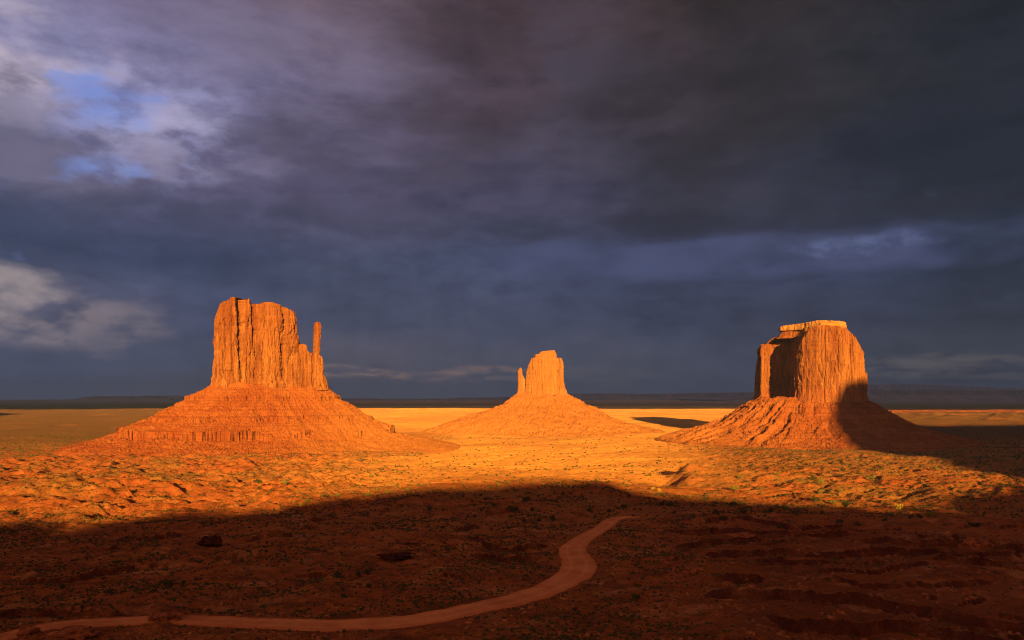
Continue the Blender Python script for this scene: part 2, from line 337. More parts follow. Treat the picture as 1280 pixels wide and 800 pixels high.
    c = t.mix(t.math('MULTIPLY', t.math('MULTIPLY', nr_, t.rng(t.noise(pos, 0.030, 7, 0.68, 0.3), 0.53, 0.66)), 0.55), c, (0.58, 0.27, 0.11))
    sp = t.rng(n3, 0.575, 0.65)
    c = t.mix(t.math('MULTIPLY', t.math('MULTIPLY', sp, inv), 0.8), c, (0.085, 0.062, 0.03))
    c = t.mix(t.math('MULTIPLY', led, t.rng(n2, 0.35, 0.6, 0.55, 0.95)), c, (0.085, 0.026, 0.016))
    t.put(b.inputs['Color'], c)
    h = t.math('ADD', t.math('MULTIPLY', t.noise(pos, 0.22, 8, 0.72), 1.5), t.math('MULTIPLY', t.noise(pos, 1.1, 5, 0.65), 0.55))
    t.put(b.inputs['Normal'], t.bump(h, 1.0, 3.2))
    return m
def simple_rock(name, c1, c2, sc=0.4, bs=0.8, bd=0.5):
    m, t, b, pos = new_mat(name)
    n1 = t.noise(pos, sc, 6, 0.62, 0.3)
    t.put(b.inputs['Color'], t.mix(t.rng(n1, 0.35, 0.65), c1, c2))
    t.put(b.inputs['Normal'], t.bump(t.noise(pos, sc*3, 7, 0.7), bs, bd))
    return m
def foliage_mat(name, c1, c2):
    m, t, b, pos = new_mat(name)
    n1 = t.noise(pos, 1.2, 3, 0.6)
    t.put(b.inputs['Color'], t.mix(t.rng(n1, 0.35, 0.65), c1, c2)); return m
M_CLIFF, M_TALUS, M_GROUND = cliff_mat(), talus_mat(), ground_mat()
M_ROAD = simple_rock('packed_dirt', (0.47, 0.190, 0.070), (0.60, 0.270, 0.105), 0.12, 0.8, 0.5)
def road_mat():
    m, t, b, pos = new_mat('packed_dirt')
    a = t.n.new('ShaderNodeAttribute'); a.attribute_name = 'across'; ac = t.math('ABSOLUTE', a.outputs['Fac'])
    n1 = t.noise(pos, 0.07, 6, 0.62); n2 = t.noise(pos, 0.6, 6, 0.7)
    c = t.mix(t.rng(n1, 0.35, 0.65), (0.31, 0.115, 0.046), (0.42, 0.172, 0.072))
    rut = t.math('MULTIPLY', t.rng(t.math('ABSOLUTE', t.math('SUBTRACT', t.math('MULTIPLY_ADD', t.math('SUBTRACT', n1, 0.5), 0.3, ac), 0.42)), 0.17, 0.05), 0.35)
    c = t.mix(rut, c, (0.48, 0.21, 0.09))
    c = t.mix(t.rng(t.math('MULTIPLY_ADD', t.math('SUBTRACT', n2, 0.5), 0.9, ac), 0.72, 1.0), c, (0.38, 0.125, 0.042))
    c = t.mix(t.math('MULTIPLY', t.rng(n2, 0.60, 0.68), 0.4), c, (0.26, 0.10, 0.045))
    t.put(b.inputs['Color'], c); t.put(b.inputs['Normal'], t.bump(n2, 0.7, 0.5)); return m
M_ROAD = road_mat()
M_ROCK = simple_rock('foreground_sandstone', (0.15, 0.050, 0.026), (0.34, 0.12, 0.050), 0.30, 1.0, 1.2)
M_HOLLOW = simple_rock('dark_varnished_rock', (0.030, 0.012, 0.010), (0.085, 0.028, 0.016), 0.30, 1.0, 1.2)  # near-black colour stands for the shade in the hollows of the undercut blocks
M_RUBBLE = simple_rock('rubble_stone', (0.15, 0.050, 0.024), (0.34, 0.135, 0.055), 0.5, 0.8, 0.4)
M_FAR = simple_rock('far_mesa_rock', (0.10, 0.072, 0.065), (0.15, 0.10, 0.085), 0.002, 0.5, 60)
M_DARKGREEN = foliage_mat('juniper_foliage', (0.035, 0.042, 0.016), (0.075, 0.080, 0.028))
M_SAGE = foliage_mat('sage_foliage', (0.045, 0.043, 0.020), (0.105, 0.092, 0.040))
M_YELLOW = foliage_mat('yellow_foliage', (0.30, 0.24, 0.035), (0.48, 0.36, 0.05))
M_OLIVE = foliage_mat('olive_foliage', (0.12, 0.13, 0.030), (0.21, 0.20, 0.05))
M_BARK = foliage_mat('grey_bark', (0.10, 0.07, 0.05), (0.17, 0.12, 0.09))
M_CLOUD = foliage_mat('cloud_vapour', (0.60, 0.58, 0.60), (0.72, 0.70, 0.72))

# ------------------------------------------------------------------ terrain
_PR = np.array([0, 4, 12, 30, 60, 110, 170, 250, 400, 600, 1000, 1500, 2000, 2700, 3600, 5200, 6500, 9000, 20000, 30000, 44000], float)
_PD = np.array([2, 2.6, 9, 19, 33, 50, 64, 75, 86, 94, 103, 112, 118, 118, 104, 94, 92, 104, 140, 160, 160], float)
def px2x(px, d): return (px-640.0)/FOC*d
def base_h(x, y):
    r = np.hypot(x, y)
    return -np.interp(r, _PR, _PD)
def smooth_base(r):  # softened profile
    return 0
def gau(x, y, cx, cy, sx, sy, a=0.0):
    c, s = math.cos(a), math.sin(a); dx = x-cx; dy = y-cy
    u = dx*c+dy*s; v = -dx*s+dy*c
    return np.exp(-(u*u/(sx*sx)+v*v/(sy*sy))*0.5)
HILLS = [  # px, depth, height, sx, sy, rot
    (880, 1010, 13, 62, 26, -0.15), (935, 960, 8, 60, 22, 0.1), (832, 990, -8, 16, 44, -0.2), (862, 1010, 11, 11, 60, -0.25), (1175, 830, 7, 10, 40, -0.4), (1010, 780, 5, 8, 30, -0.3), (1030, 900, 6, 60, 26, -0.1),
    (690, 820, 5, 90, 60, 0), (560, 800, 4, 80, 50, 0.2), (160, 800, 6, 55, 22, 0.25), (60, 770, 7, 50, 20, -0.2), (250, 830, 5, 45, 20, 0.3),
    (80, 258, 2.5, 12, 5, 0.0), (200, 262, 2.5, 8, 5, 0.1), (330, 256, 1.0, 18, 5, 0.0), (1230, 560, 10, 60, 26, -0.3), (1100, 470, 7, 60, 30, 0.2), (1180, 360, 8, 60, 30, 0.2),
    (820, 420, 4.5, 26, 14, 0.3), (900, 380, 5, 34, 18, 0.3), (500, 480, 5, 50, 18, 0.2), (270, 560, 6, 55, 20, -0.2),
    (1240, 4700, 9, 700, 160, 0.05), (120, 3500, 10, 380, 120, 0.1), (560, 5600, 9, 500, 90, 0.0), (470, 2450, -9, 22, 26, 0.0),
]
def only(mask, fn, *arr):
    """mask*fn evaluated only where the mask is not zero"""
    out = np.zeros(mask.shape); k = mask > 1e-4
    if k.any(): out[k] = mask[k]*fn(*[a[k] for a in arr])
    return out
def height0(x, y):
    x = np.asarray(x, float); y = np.asarray(y, float)
    r = np.hypot(x, y); rr = np.maximum(r, 1)
    h = base_h(x, y)
    near = sst(r, 60, 260); far = sst(r, 500, 900)
    h = h+near*(fbm(x/170, y/170, 0, 3, 1)*3.6)
    h = h+far*(1-sst(r, 1700, 2600))*fbm(x/420, y/420, 0, 2, 2)*6
    h = h+sst(r, 2500, 4000)*fbm(x/1500, y/1500, 0, 3, 5)*5
    # detail, fading where it would be finer than the sheet
    d = near*(1-sst(r, 1500, 2600))
    h = h+only(d, lambda x, y: fbm(x/38, y/38, 0, 3, 3)*2.0+fbm(x/9, y/9, 0, 3, 4)*0.8, x, y)
    h = h+only(near*(1-sst(r, 500, 900)), lambda x, y: fbm(x/3.2, y/3.2, 0, 2, 6)*0.26, x, y)
    # eroded badlands below the western butte: ridges run down to the right
    pxx = 640+FOC*x/np.maximum(y, 1.0)
    bad = sst(r, 640, 760)*(1-sst(r, 1500, 1750))*(1-sst(pxx, 380, 560))*(y > 0)
    def badf(x, y, k1=10.5, k2=5.2, l1=76, l2=36):
        u = x*0.80+y*0.60; v = -x*0.60+y*0.80; wx = pn(x/90, y/90, 0, 8)*26
        return (1-2*np.abs(pn((u+wx)/l1, (v+wx)/l2, 0, 9)))*k1+(1-2*np.abs(pn((u+wx)/26, v/12, 0, 10)))*k2-1
    h = h+only(bad, lambda x, y: badf(x, y, 4.6, 3.4, 96, 24), x, y)
    def terr(x, y, L, a, amp, seed):
        ph = (y*math.cos(a)+x*math.sin(a))/L+pn(x/130, y/130, 0, seed)*0.8+pn(x/28, y/28, 0, seed+1)*0.14
        f = ph-np.floor(ph); saw = np.where(f < 0.93, f/0.93, (1-f)/0.07)
        return (saw-.5)*amp*sst(pn(x/110, y/60, 0, seed+3), -0.2, 0.1)
    h = h+only(bad, lambda x, y: terr(x, y, 85, 0.25, 7.5, 210)+terr(x, y, 37, 0.1, 3.6, 220), x, y)
    # red hummocks on the right-hand plain and far right
    bad2 = sst(r, 760, 950)*(1-sst(r, 1500, 1800))*sst(pxx, 820, 980)*(y > 0)
    h = h+only(bad2, lambda x, y: badf(x, y, 2.8, 2.4, 96, 22), x, y)
    bad3 = gau(pxx, r, 1230, 4600, 110, 500)*(y > 0)
    h = h+only(bad3, lambda x, y: (1-2*np.abs(pn(x/120, y/160, 0, 12)))*20, x, y)
    # cuesta ledges (steep face towards the viewpoint, gentle back)
    slick = sst(pxx, 760, 900)*sst(r, 200, 250)*(1-sst(r, 560, 680))*(y > 0)
    def cuesta(x, y, L, a, amp, seed, w=0.035, wl=60, wa=0.55, thr=0.0):
        ph = (y*math.cos(a)+x*math.sin(a))/L+pn(x/wl, y/wl, 0, seed)*wa+pn(x/17, y/17, 0, seed+1)*0.08+pn(x/5, y/5, 0, seed+2)*0.02
        f = ph-np.floor(ph)
        saw = np.where(f < w, f/w, (1-f)/(1-w))**1.0
        m = sst(pn(x/75, y/75, 0, seed+3)+0.25*pn(x/20, y/20, 0, seed+5), thr, thr+0.22)
        return (saw-0.35)*amp*m
    h = h+only(slick, lambda x, y: cuesta(x, y, 46, 0.30, 4.2, 20, w=.02, thr=-0.16)+cuesta(x, y, 27, 0.12, 2.2, 30, w=.035, thr=0.0), x, y)
    left = sst(r, 300, 340)*(1-sst(r, 700, 800))*(1-sst(pxx, 640, 760))*(y > 0)
    h = h+only(left, lambda x, y: cuesta(x, y, 60, -0.1, 3.4, 40, w=.02, thr=0.12)+cuesta(x, y, 24, 0.1, 1.1, 50, w=.04, thr=0.08), x, y)
    for px, dd, hh, sx, sy, a in HILLS:
        h = h+hh*gau(x, y, px2x(px, dd), dd, sx, sy, a)
    return h

# road: centre line read off the photograph, laid on the land
ROADPX = [(-60, 806), (0, 796), (70, 782), (150, 776), (230, 775), (330, 778), (430, 780), (520, 773), (600, 759), (660, 744), (700, 729), (722, 713),
          (722, 700), (716, 688), (722, 677), (742, 666), (757, 657), (765, 650), (778, 646.5), (800, 646)]
ROADW = [5, 5, 5, 5.6, 6.2, 6.6, 7.0, 7.2, 7.4, 7.8, 8.2, 9.0, 9.2, 8.2, 7, 6.4, 6, 6, 5.0, 3.0]
def hit(px, py, fn):
    """first ground point met by the ray through a pixel"""
    dx, dz = (px-640)/FOC, (EYE-py)/FOC
    ys = np.geomspace(60, 30000, 1500); z = fn(ys*dx, ys); k = np.argmax(z >= ys*dz)
    lo, hi = ys[max(k-1, 0)], ys[k]
    for _ in range(20):
        m = (lo+hi)/2
        if fn(np.array([m*dx]), np.array([m]))[0] >= m*dz: hi = m
        else: lo = m
    return np.array([hi*dx, hi, hi*dz])
def broad(x, y):
    r = np.hypot(x, y); h = base_h(x, y)+sst(r, 60, 260)*(fbm(x/170, y/170, 0, 3, 1)*3.6)
    for px, dd, hh, sx, sy, a in HILLS[:2]+HILLS[6:12]+HILLS[15:22]: h = h+hh*gau(x, y, px2x(px, dd), dd, sx, sy, a)
    return h
def catmull(p, n):
    p = np.asarray(p, float); out = []
    q = np.vstack([2*p[0]-p[1], p, 2*p[-1]-p[-2]])
    for i in range(len(p)-1):
        t = np.linspace(0, 1, n, endpoint=False)[:, None]; a, b, c, d = q[i], q[i+1], q[i+2], q[i+3]
        out.append(0.5*((2*b)+(c-a)*t+(2*a-5*b+4*c-d)*t**2+(3*b-a-3*c+d)*t**3))
    out.append(p[-1:]); return np.vstack(out)
_rp = np.array([hit(px, py, broad) for px, py in ROADPX]); 
_rc = catmull(np.column_stack([_rp[:, :2], ROADW]), 14)
ROAD_XY = _rc[:, :2]; ROAD_W = _rc[:, 2]
_rz = broad(ROAD_XY[:, 0], ROAD_XY[:, 1]); _k = np.ones(21)/21
ROAD_Z = np.convolve(np.pad(_rz, 10, mode='edge'), _k, 'valid')
def road_dist(x, y):
    A = ROAD_XY[:-1]; B = ROAD_XY[1:]; D = B-A; L2 = (D**2).sum(1)
    best = np.full(x.shape, 1e9); bz = np.zeros(x.shape); bw = np.full(x.shape, 8.0)
    for i in range(len(A)):
        t = np.clip(((x-A[i, 0])*D[i, 0]+(y-A[i, 1])*D[i, 1])/L2[i], 0, 1)
        d = np.hypot(x-A[i, 0]-t*D[i, 0], y-A[i, 1]-t*D[i, 1]); k = d < best
        best = np.where(k, d, best); bz = np.where(k, ROAD_Z[i]+t*(ROAD_Z[i+1]-ROAD_Z[i]), bz); bw = np.where(k, ROAD_W[i]+t*(ROAD_W[i+1]-ROAD_W[i]), bw)
    return best, bz, bw
def height(x, y):
    x = np.asarray(x, float); y = np.asarray(y, float)
    h = height0(x, y); shp = h.shape; xf = x.ravel(); yf = y.ravel(); hf = np.array(h, float).ravel()
    k = np.where((yf > 180) & (yf < 760) & (xf > -330) & (xf < 170))[0]
    if len(k):
        d, z, w = road_dist(xf[k], yf[k]); f = 1-sst(d, w+0.5, w+11)
        hf[k] = hf[k]*(1-f)+(z-0.22)*f
    return hf.reshape(shp)

GRID = {}
def height_at(x, y):
    """height of the finished ground sheet (front sector)"""
    x = np.asarray(x, float); y = np.asarray(y, float); r = np.hypot(x, y); a = np.degrees(np.arctan2(x, y))
    rows, Z = GRID['rows'], GRID['Z']; i = np.clip(np.searchsorted(rows, r)-1, 0, len(rows)-2); fr = np.clip((r-rows[i])/(rows[i+1]-rows[i]), 0, 1)
    j = np.clip((a+38)/76*1160, 0, 1158.999); j0 = j.astype(int); fj = j-j0
    return (Z[i, j0]*(1-fj)+Z[i, j0+1]*fj)*(1-fr)+(Z[i+1, j0]*(1-fj)+Z[i+1, j0+1]*fj)*fr
def build_terrain():
    rows = np.concatenate([np.linspace(3, 180, 40, endpoint=False), np.geomspace(180, 2600, 760, endpoint=False), np.geomspace(2600, 9000, 150, endpoint=False), np.geomspace(9000, 44000, 60)])
    ang = np.concatenate([np.linspace(-38, 38, 1160, endpoint=False), np.linspace(38, 60, 60, endpoint=False), np.linspace(60, 300, 90, endpoint=False), np.linspace(300, 322, 60, endpoint=False)])
    a = np.radians(ang); X = rows[:, None]*np.sin(a)[None]; Y = rows[:, None]*np.cos(a)[None]
    Z = height(X, Y); GRID.update(rows=rows, Z=Z[:, :1160])
    v = np.column_stack([X.ravel(), Y.ravel(), Z.ravel()])
    f = gridfaces(len(rows), len(ang), wrap=True, flip=True)
    v = np.vstack([v, [[0, 0, -2.0]]]); c = len(v)-1; n = len(ang)
    fan = np.column_stack([np.full(n, c), (np.arange(n)+1) % n, np.arange(n)])
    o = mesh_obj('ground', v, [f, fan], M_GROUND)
    tag(o, 'red and ochre desert floor of sand, rubble and eroded hummocks', 'ground', kind='structure')
build_terrain()

print('T', round(time.time()-T0, 1))
def build_road():
    t = np.gradient(ROAD_XY, axis=0); t /= np.linalg.norm(t, axis=1)[:, None]; nrm = np.column_stack([-t[:, 1], t[:, 0]])
    s = np.linspace(-1, 1, 13)
    n = len(ROAD_XY); idx = np.arange(n)
    P = np.zeros((n, 13, 3))
    eL = 1+pn(idx/5.0, 0.0, 0, 60)*0.16+pn(idx/1.7, 3.0, 0, 61)*0.05; eR = 1+pn(idx/5.0, 9.0, 0, 62)*0.16+pn(idx/1.7, 5.0, 0, 63)*0.05
    for j, q in enumerate(s):
        w = ROAD_W*(eL if q > 0 else eR)*q
        P[:, j, 0] = ROAD_XY[:, 0]+nrm[:, 0]*w; P[:, j, 1] = ROAD_XY[:, 1]+nrm[:, 1]*w
        rut = 0.08*math.exp(-((abs(q)-0.42)/0.12)**2)-0.35*math.exp(-((abs(q)-0.9)/0.07)**2)*(0.6+pn(idx/2.0, q*3, 0, 64))
        P[:, j, 2] = ROAD_Z+0.02-rut-(0.30 if abs(q) > 0.98 else 0)
    AC = np.repeat(s[None], n, 0).ravel()
    o = mesh_obj('dirt_road', P.reshape(-1, 3), gridfaces(n, 13, flip=True), M_ROAD)
    at = o.data.attributes.new('across', 'FLOAT', 'POINT'); at.data.foreach_set('value', AC.astype(np.float32))
    tag(o, 'pale unpaved road winding up across the shaded foreground', 'road', kind='structure')
build_road()

print('T', round(time.time()-T0, 1))
# ------------------------------------------------------------------ buttes
def frame_of(px, d):
    th = math.atan((px-640)/FOC); return th
def closed_curve(pts, n, front=2.2):
    p = np.asarray(pts, float); m = len(p); q = []
    for i in range(m):
        a, b, c, d = p[i-1], p[i], p[(i+1) % m], p[(i+2) % m]; t = np.linspace(0, 1, 24, endpoint=False)[:, None]
        cr = 0.5*((2*b)+(c-a)*t+(2*a-5*b+4*c-d)*t**2+(3*b-a-3*c+d)*t**3); li = b+(c-b)*t
        q.append(0.45*cr+0.55*li)
    q = np.vstack(q); q = np.vstack([q, q[:1]])
    seg = np.diff(q, axis=0); L = np.hypot(seg[:, 0], seg[:, 1])
    nx, ny = seg[:, 1]/(L+1e-9), -seg[:, 0]/(L+1e-9)
    area = 0.5*np.sum(q[:-1, 0]*q[1:, 1]-q[1:, 0]*q[:-1, 1])
    sg = 1 if area > 0 else -1
    wgt = L*(1+front*np.clip(-ny*sg+0.3, 0, 1)); cs = np.concatenate([[0], np.cumsum(wgt)])
    s = np.linspace(0, cs[-1], n, endpoint=False)
    out = np.column_stack([np.interp(s, cs, q[:, 0]), np.interp(s, cs, q[:, 1])])
    if sg < 0: out = out[::-1]
    tn = np.roll(out, -2, 0)-np.roll(out, 2, 0); tn /= np.linalg.norm(tn, axis=1)[:, None]+1e-9
    nr = np.column_stack([tn[:, 1], -tn[:, 0]])
    return out, nr
def rock_wall(name, parent, pts, centre, ztop, z0, zo, n=900, nt=170, taper=5.0, amp=1.0, cracks=(), foot=6.0, foot_h=24.0, seed=0, rnd=3.0, shift=None, caprough=1.5, strata=1.0, detail=1.0):
    """a rock mass: plan outline pts (metres, local), top height ztop(x), closed with a capped top"""
    base, nr = closed_curve(pts, n)
    bx, by = base[:, 0][None], base[:, 1][None]; c = np.array(centre, float)
    t = np.linspace(0, 1, nt)[:, None]
    zt = ztop(bx, by)+pn(bx/6, by/6, 0, seed+70)*caprough*0.8+pn(bx/2.2, by/2.2, 0, seed+71)*caprough*0.35
    Z = z0+(zt-z0)*t
    X = np.broadcast_to(bx, Z.shape); Y = np.broadcast_to(by, Z.shape)
    wz = pn(X/22, Y/22, Z/30, seed+1)*3.0      # lets columns wander a little
    big = pn(X/55, Y/55, Z/180, seed+2)*6
    md = 0.35+0.9*sst(pn(X/34, Y/34, Z/70, seed+12), -0.25, 0.35)       # some panels fluted, some smooth
    c1 = np.abs(pn((X+wz)/24, (Y+wz)/24, Z/170, seed+3)); c2 = np.abs(pn((X+wz)/9.5, (Y+wz)/9.5, Z/60, seed+4))
    c3 = np.abs(pn(X/3.8, Y/3.8, Z/18, seed+5)); d4 = fbm(X/6, Y/6, Z/6, 3, seed+6)
    D = big+(np.minimum(c1, .30)**0.75*13.5-3.2)*amp+(np.minimum(c2, .26)**0.75*7.6-1.6)*amp*md+(c3**0.8)*2.2*amp*md+d4*0.7*detail
    # bedding: thin steps that break the columns
    bed = pn(X/90, Y/90, Z/7.5, seed+7)*1.1+pn(X/30, Y/30, Z/2.6, seed+8)*0.55
    D = D+bed*strata
    # blocks that have spalled off leave arches and offsets
    sp = pn(X/26, Y/26, Z/48, seed+9); D = D-sst(sp, 0.12, 0.17)*3.2*amp-sst(pn(X/13, Y/13, Z/30, seed+13), 0.22, 0.28)*1.6*amp
    fz = np.clip(1-(Z-z0)/foot_h, 0, 1); st = np.floor(fz*5+pn(X/20, Y/20, 0, seed+10)*0.7)/5
    D = D+foot*(0.45*fz+0.55*st)
    for cr in cracks:
        xc, dep, wd = cr[:3]; zl, zh = cr[3:5] if len(cr) > 3 else (-1e3, 1e3)
        xx = xc+pn(Z/38, 0.5, 0, seed+int(abs(xc)) % 50)*3.2+pn(Z/13, 0.7, 0, seed+int(abs(xc)) % 50)*1.0+pn(Z/5, 1.5, 0, seed+3+int(abs(xc)) % 50)*0.6
        D = D-dep*np.exp(-((X-xx)/wd)**2)*(nr[:, 1][None] < 0.25)*sst(Z, zl-4, zl+4)*(1-sst(Z, zh-4, zh+4))
    tp = taper*t+rnd*np.clip((t-0.93)/0.07, 0, 1)**2
    D = D-tp
    PX = X+nr[:, 0][None]*D; PY = Y+nr[:, 1][None]*D
    if shift is not None: PX = PX+shift(Z)
    rings = [np.stack([PX, PY, Z-zo], -1)]
    q = np.concatenate([1-np.geomspace(0.012, 0.25, 8), np.linspace(0.7, 0.06, 18)])[:, None]
    tx, ty = PX[-1][None], PY[-1][None]
    cx = c[0]+(shift(zt[0]).mean() if shift is not None else 0)
    QX = cx+(tx-cx)*q; QY = c[1]+(ty-c[1])*q
    fade = np.clip((1-q)*6, 0, 1)
    QZ = ztop(QX, QY)*fade+zt*(1-fade)+fbm(QX/9, QY/9, 0, 3, seed+70)*caprough*fade-0.0
    rings.append(np.stack([QX, QY, QZ-zo], -1))
    V = np.concatenate(rings, 0); nrw = V.shape[0]; V = V.reshape(-1, 3)
    cz = float(np.mean(QZ[-1]))-zo
    V = np.vstack([V, [[cx, c[1], cz]]]); k = len(V)-1; j = np.arange(n)
    fan = np.column_stack([(nrw-1)*n+j, (nrw-1)*n+(j+1) % n, np.full(n, k)])
    return mesh_obj(name, V, [gridfaces(nrw, n, wrap=True), fan], M_CLIFF, parent)

def talus(name, parent, c, hw, hd, profL, profR, zo, wid=330, ledges=(), gully=5.0, gl=1.0, nth=1300, nrh=330, seed=0, front=1.0, pil=None, rough=1.0):
    # angle samples, denser towards the viewpoint (local -y)
    s = np.linspace(0, 1, nth, endpoint=False); a = 2*np.pi*s; th = a+0.55*np.sin(a)*1.0  # crowded near pi
    th = th+math.pi/2                                                             # pi -> 3pi/2 = -y
    ct, stn = np.cos(th)[None], np.sin(th)[None]
    p = 2.6; rc = (np.abs(ct/hw)**p+np.abs(stn/hd)**p)**(-1/p)
    rho = np.concatenate([np.linspace(-18, 0, 6, endpoint=False), np.linspace(0, 1, nrh)**1.12*wid])[:, None]
    wl = 0.5-0.5*ct; fr = np.clip(-stn, 0, 1)
    zl = np.interp(rho, *profL); zr = np.interp(rho, *profR); 
    rf = rho/(1+(front-1)*fr)
    zl = np.interp(rf, *profL); zr = np.interp(rf, *profR)
    m = sst(wl, 0.15, 0.85)
    Z = zl*m+zr*(1-m)
    r = rc+rho; X = c[0]+r*ct; Y = c[1]+r*stn
    rp = np.clip(rho, 0, None)
    Z = Z+(1-sst(rp, 0, 30))*fbm(X/24, Y/24, 0, 3, seed+20)*5*rough
    env = sst(rp, 0, 40)*(1-0.6*sst(rp, wid*0.55, wid*0.95))
    ga = gully*(1+(gl-1)*m)
    R0 = 120.0
    gx, gy = ct*R0, stn*R0; wv = pn(X/60, Y/60, 0, seed+1)*7
    g1 = np.abs(pn((gx+wv)/26, (gy+wv)/26, rp/420, seed+2)); g2 = np.abs(pn((gx+wv)/10, (gy+wv)/10, rp/160, seed+3))
    Z = Z+env*ga*(np.minimum(g1, .4)*2.6-0.5)+env*ga*0.38*(g2*3-0.6)
    Z = Z+env*rough*(fbm(X/34, Y/34, 0, 3, seed+4)*3.4+fbm(X/9, Y/9, 0, 3, seed+5)*1.7)+rough*sst(rp, 0, 10)*sst(fbm(X/3.4, Y/3.4, 0, 2, seed+6), 0.15, 0.45)*2.0
    for zlg, H, L, thr in ledges:
        wig = pn(X/50, Y/50, 0, seed+7)*3.0+np.abs(pn(gx/11, gy/11, 0, seed+8))*13.0+pn(gx/3.7, gy/3.7, rp/60, seed+9)*1.2
        q = (Z-zlg-wig*0.6)/L
        mk = sst(pn(X/90, Y/90, 0, seed+int(abs(zlg)))+0.2*pn(X/20, Y/20, 0, seed+3), thr, thr+0.25)
        Z = Z+H*0.5*np.sign(q)*np.exp(-np.abs(q))*mk
    Z = Z-sst(rp, wid*0.86, wid)*22
    V = np.stack([X, Y, Z-zo], -1); k = V.shape[0]
    return mesh_obj(name, V.reshape(-1, 3), gridfaces(k, nth, wrap=True, flip=True), M_TALUS, parent), (X, Y, Z)

TALUS_PTS = []
def butte(name, label, px, d, zo):
    th = math.atan((px-640)/FOC); kx = d*math.cos(th)/FOC; kz = d/FOC
    e = empty(name, (px2x(px, d), d, zo), -th); tag(e, label, 'butte', 'sandstone buttes rising from the valley')
    def lx(p): return (p-px)*kx
    def lz(p): return (EYE-p)*kz
    def top(tab):
        a = np.array(tab, float); xs = (a[:, 0]-px)*kx; zs = (EYE-a[:, 1])*kz
        return lambda X, Y: np.interp(X, xs, zs)
    return e, lx, lz, top, th
def world_pts(e, XYZ, th):
    X, Y, Z = XYZ
    wx = e.location[0]+X*math.cos(th)+Y*math.sin(th); wy = e.location[1]-X*math.sin(th)+Y*math.cos(th)
    return wx, wy, Z

# --- western butte with the thumb
ZO = -118.0
e, lx, lz, top, th = butte('sandstone_butte', 'broad sandstone butte with tall thin spire at its right end', 338, 1774, ZO)
kxw = abs(lx(339)-lx(338))
def P(l): return [((p-338)*kxw, y) for p, y in l]
main_top = top([(262,398),(269,396),(272,391),(275,385),(279,381.5),(285,380.5),(289,377),(293,375.8),(298,375.5),(305,376.5),(308.8,380.5),(314,382),(322,381.8),(331,380.5),(341,381),(350.7,383.5),(355.6,387),(364,389.5),(369.5,391),(371,396),(373,420),(374,428)])
rock_wall('main_cliff', e, P([(269,0),(270.5,-34),(279,-50),(291,-56),(299,-50),(303,-34),(307,-52),(316,-50),(320,-40),(325,-52),(338,-60),(350,-58),(354,-46),(358,-52),(368,-44),(373.5,-18),(375,20),(370,62),(340,80),(300,74),(275,46)]),
          (lx(322), 12), main_top, lz(486), ZO, n=1250, nt=200, taper=4.5, amp=1.05, foot=5.5, foot_h=26, seed=100, rnd=2.0,
          cracks=[(lx(282.5), 4, 1.2, 60, 160), (lx(301.5), 5.5, 1.6, 40, 205), (lx(310), 4, 1.1, 20, 150), (lx(318.8), 4.5, 1.2, 30, 150), (lx(328), 4, 0.8, 10, 60), (lx(354), 5, 1.1, 90, 200), (lx(355), 3, 1.0, 10, 80), (lx(366), 4, 1.1, 10, 110), (lx(345), 2.5, 0.9, 30, 120)])
sh_top = top([(362,446),(366,444),(372,441),(375,431.6),(378.3,430.4),(382.4,433),(383,438.5),(388,442),(391,441),(397,442),(402,446),(404.3,449.5),(405.6,465.7),(408,472),(410.5,478.7),(412,484)])
rock_wall('shoulder_cliff', e, P([(362,5),(364.5,-44),(371,-54),(376,-48),(384,-54),(391,-46),(400,-48),(408,-30),(411,0),(409,28),(395,38),(370,38)]),
          (lx(386), -2), sh_top, lz(488), ZO, n=700, nt=120, taper=2.0, amp=0.7, foot=4.5, foot_h=22, seed=130, rnd=1.0, caprough=0.8,
          cracks=[(lx(371), 5, 1.2), (lx(376.5), 4, 0.8), (lx(389.5), 6, 1.1), (lx(400), 3, 0.9)])
th_top = top([(388,404.2),(392.6,404),(395.4,402.4),(399.4,402.6),(401,404.5),(403,409)])
rock_wall('thumb_spire', e, P([(390.8,-22),(393,-33),(397,-35),(401,-31),(402.6,-20),(401,-8),(396,-4),(392,-9)]),
          (lx(396.8), -19), th_top, lz(478), ZO, n=340, nt=150, taper=0.2, amp=0.22, foot=3.5, foot_h=40, seed=160, rnd=1.2, caprough=0.5, strata=0.75,
          shift=lambda Z: np.interp(Z, [20, 90, 110, 130, 150, 170], [-0.6, -0.6, -1.0, 0.2, 1.4, 0.6]))
LW = ([0, 51, 90, 135, 174, 215, 243, 285, 340], [26, -5, -27, -50, -68, -86, -94, -104, -118])
RW = ([0, 31, 54, 93, 133, 170, 230, 300, 340], [18, -8, -24, -47, -69, -88, -103, -114, -120])
o, W = talus('talus_slope', e, (lx(340), -2), 118, 60, LW, RW, ZO, wid=340, ledges=[(-6, 9, 5, -0.5), (-50, 8, 5, -0.25), (-78, 18, 8, -0.30)], gully=3.2, nth=1500, nrh=360, seed=200, front=1.0)
TALUS_PTS.append((world_pts(e, W, th), 1.0))

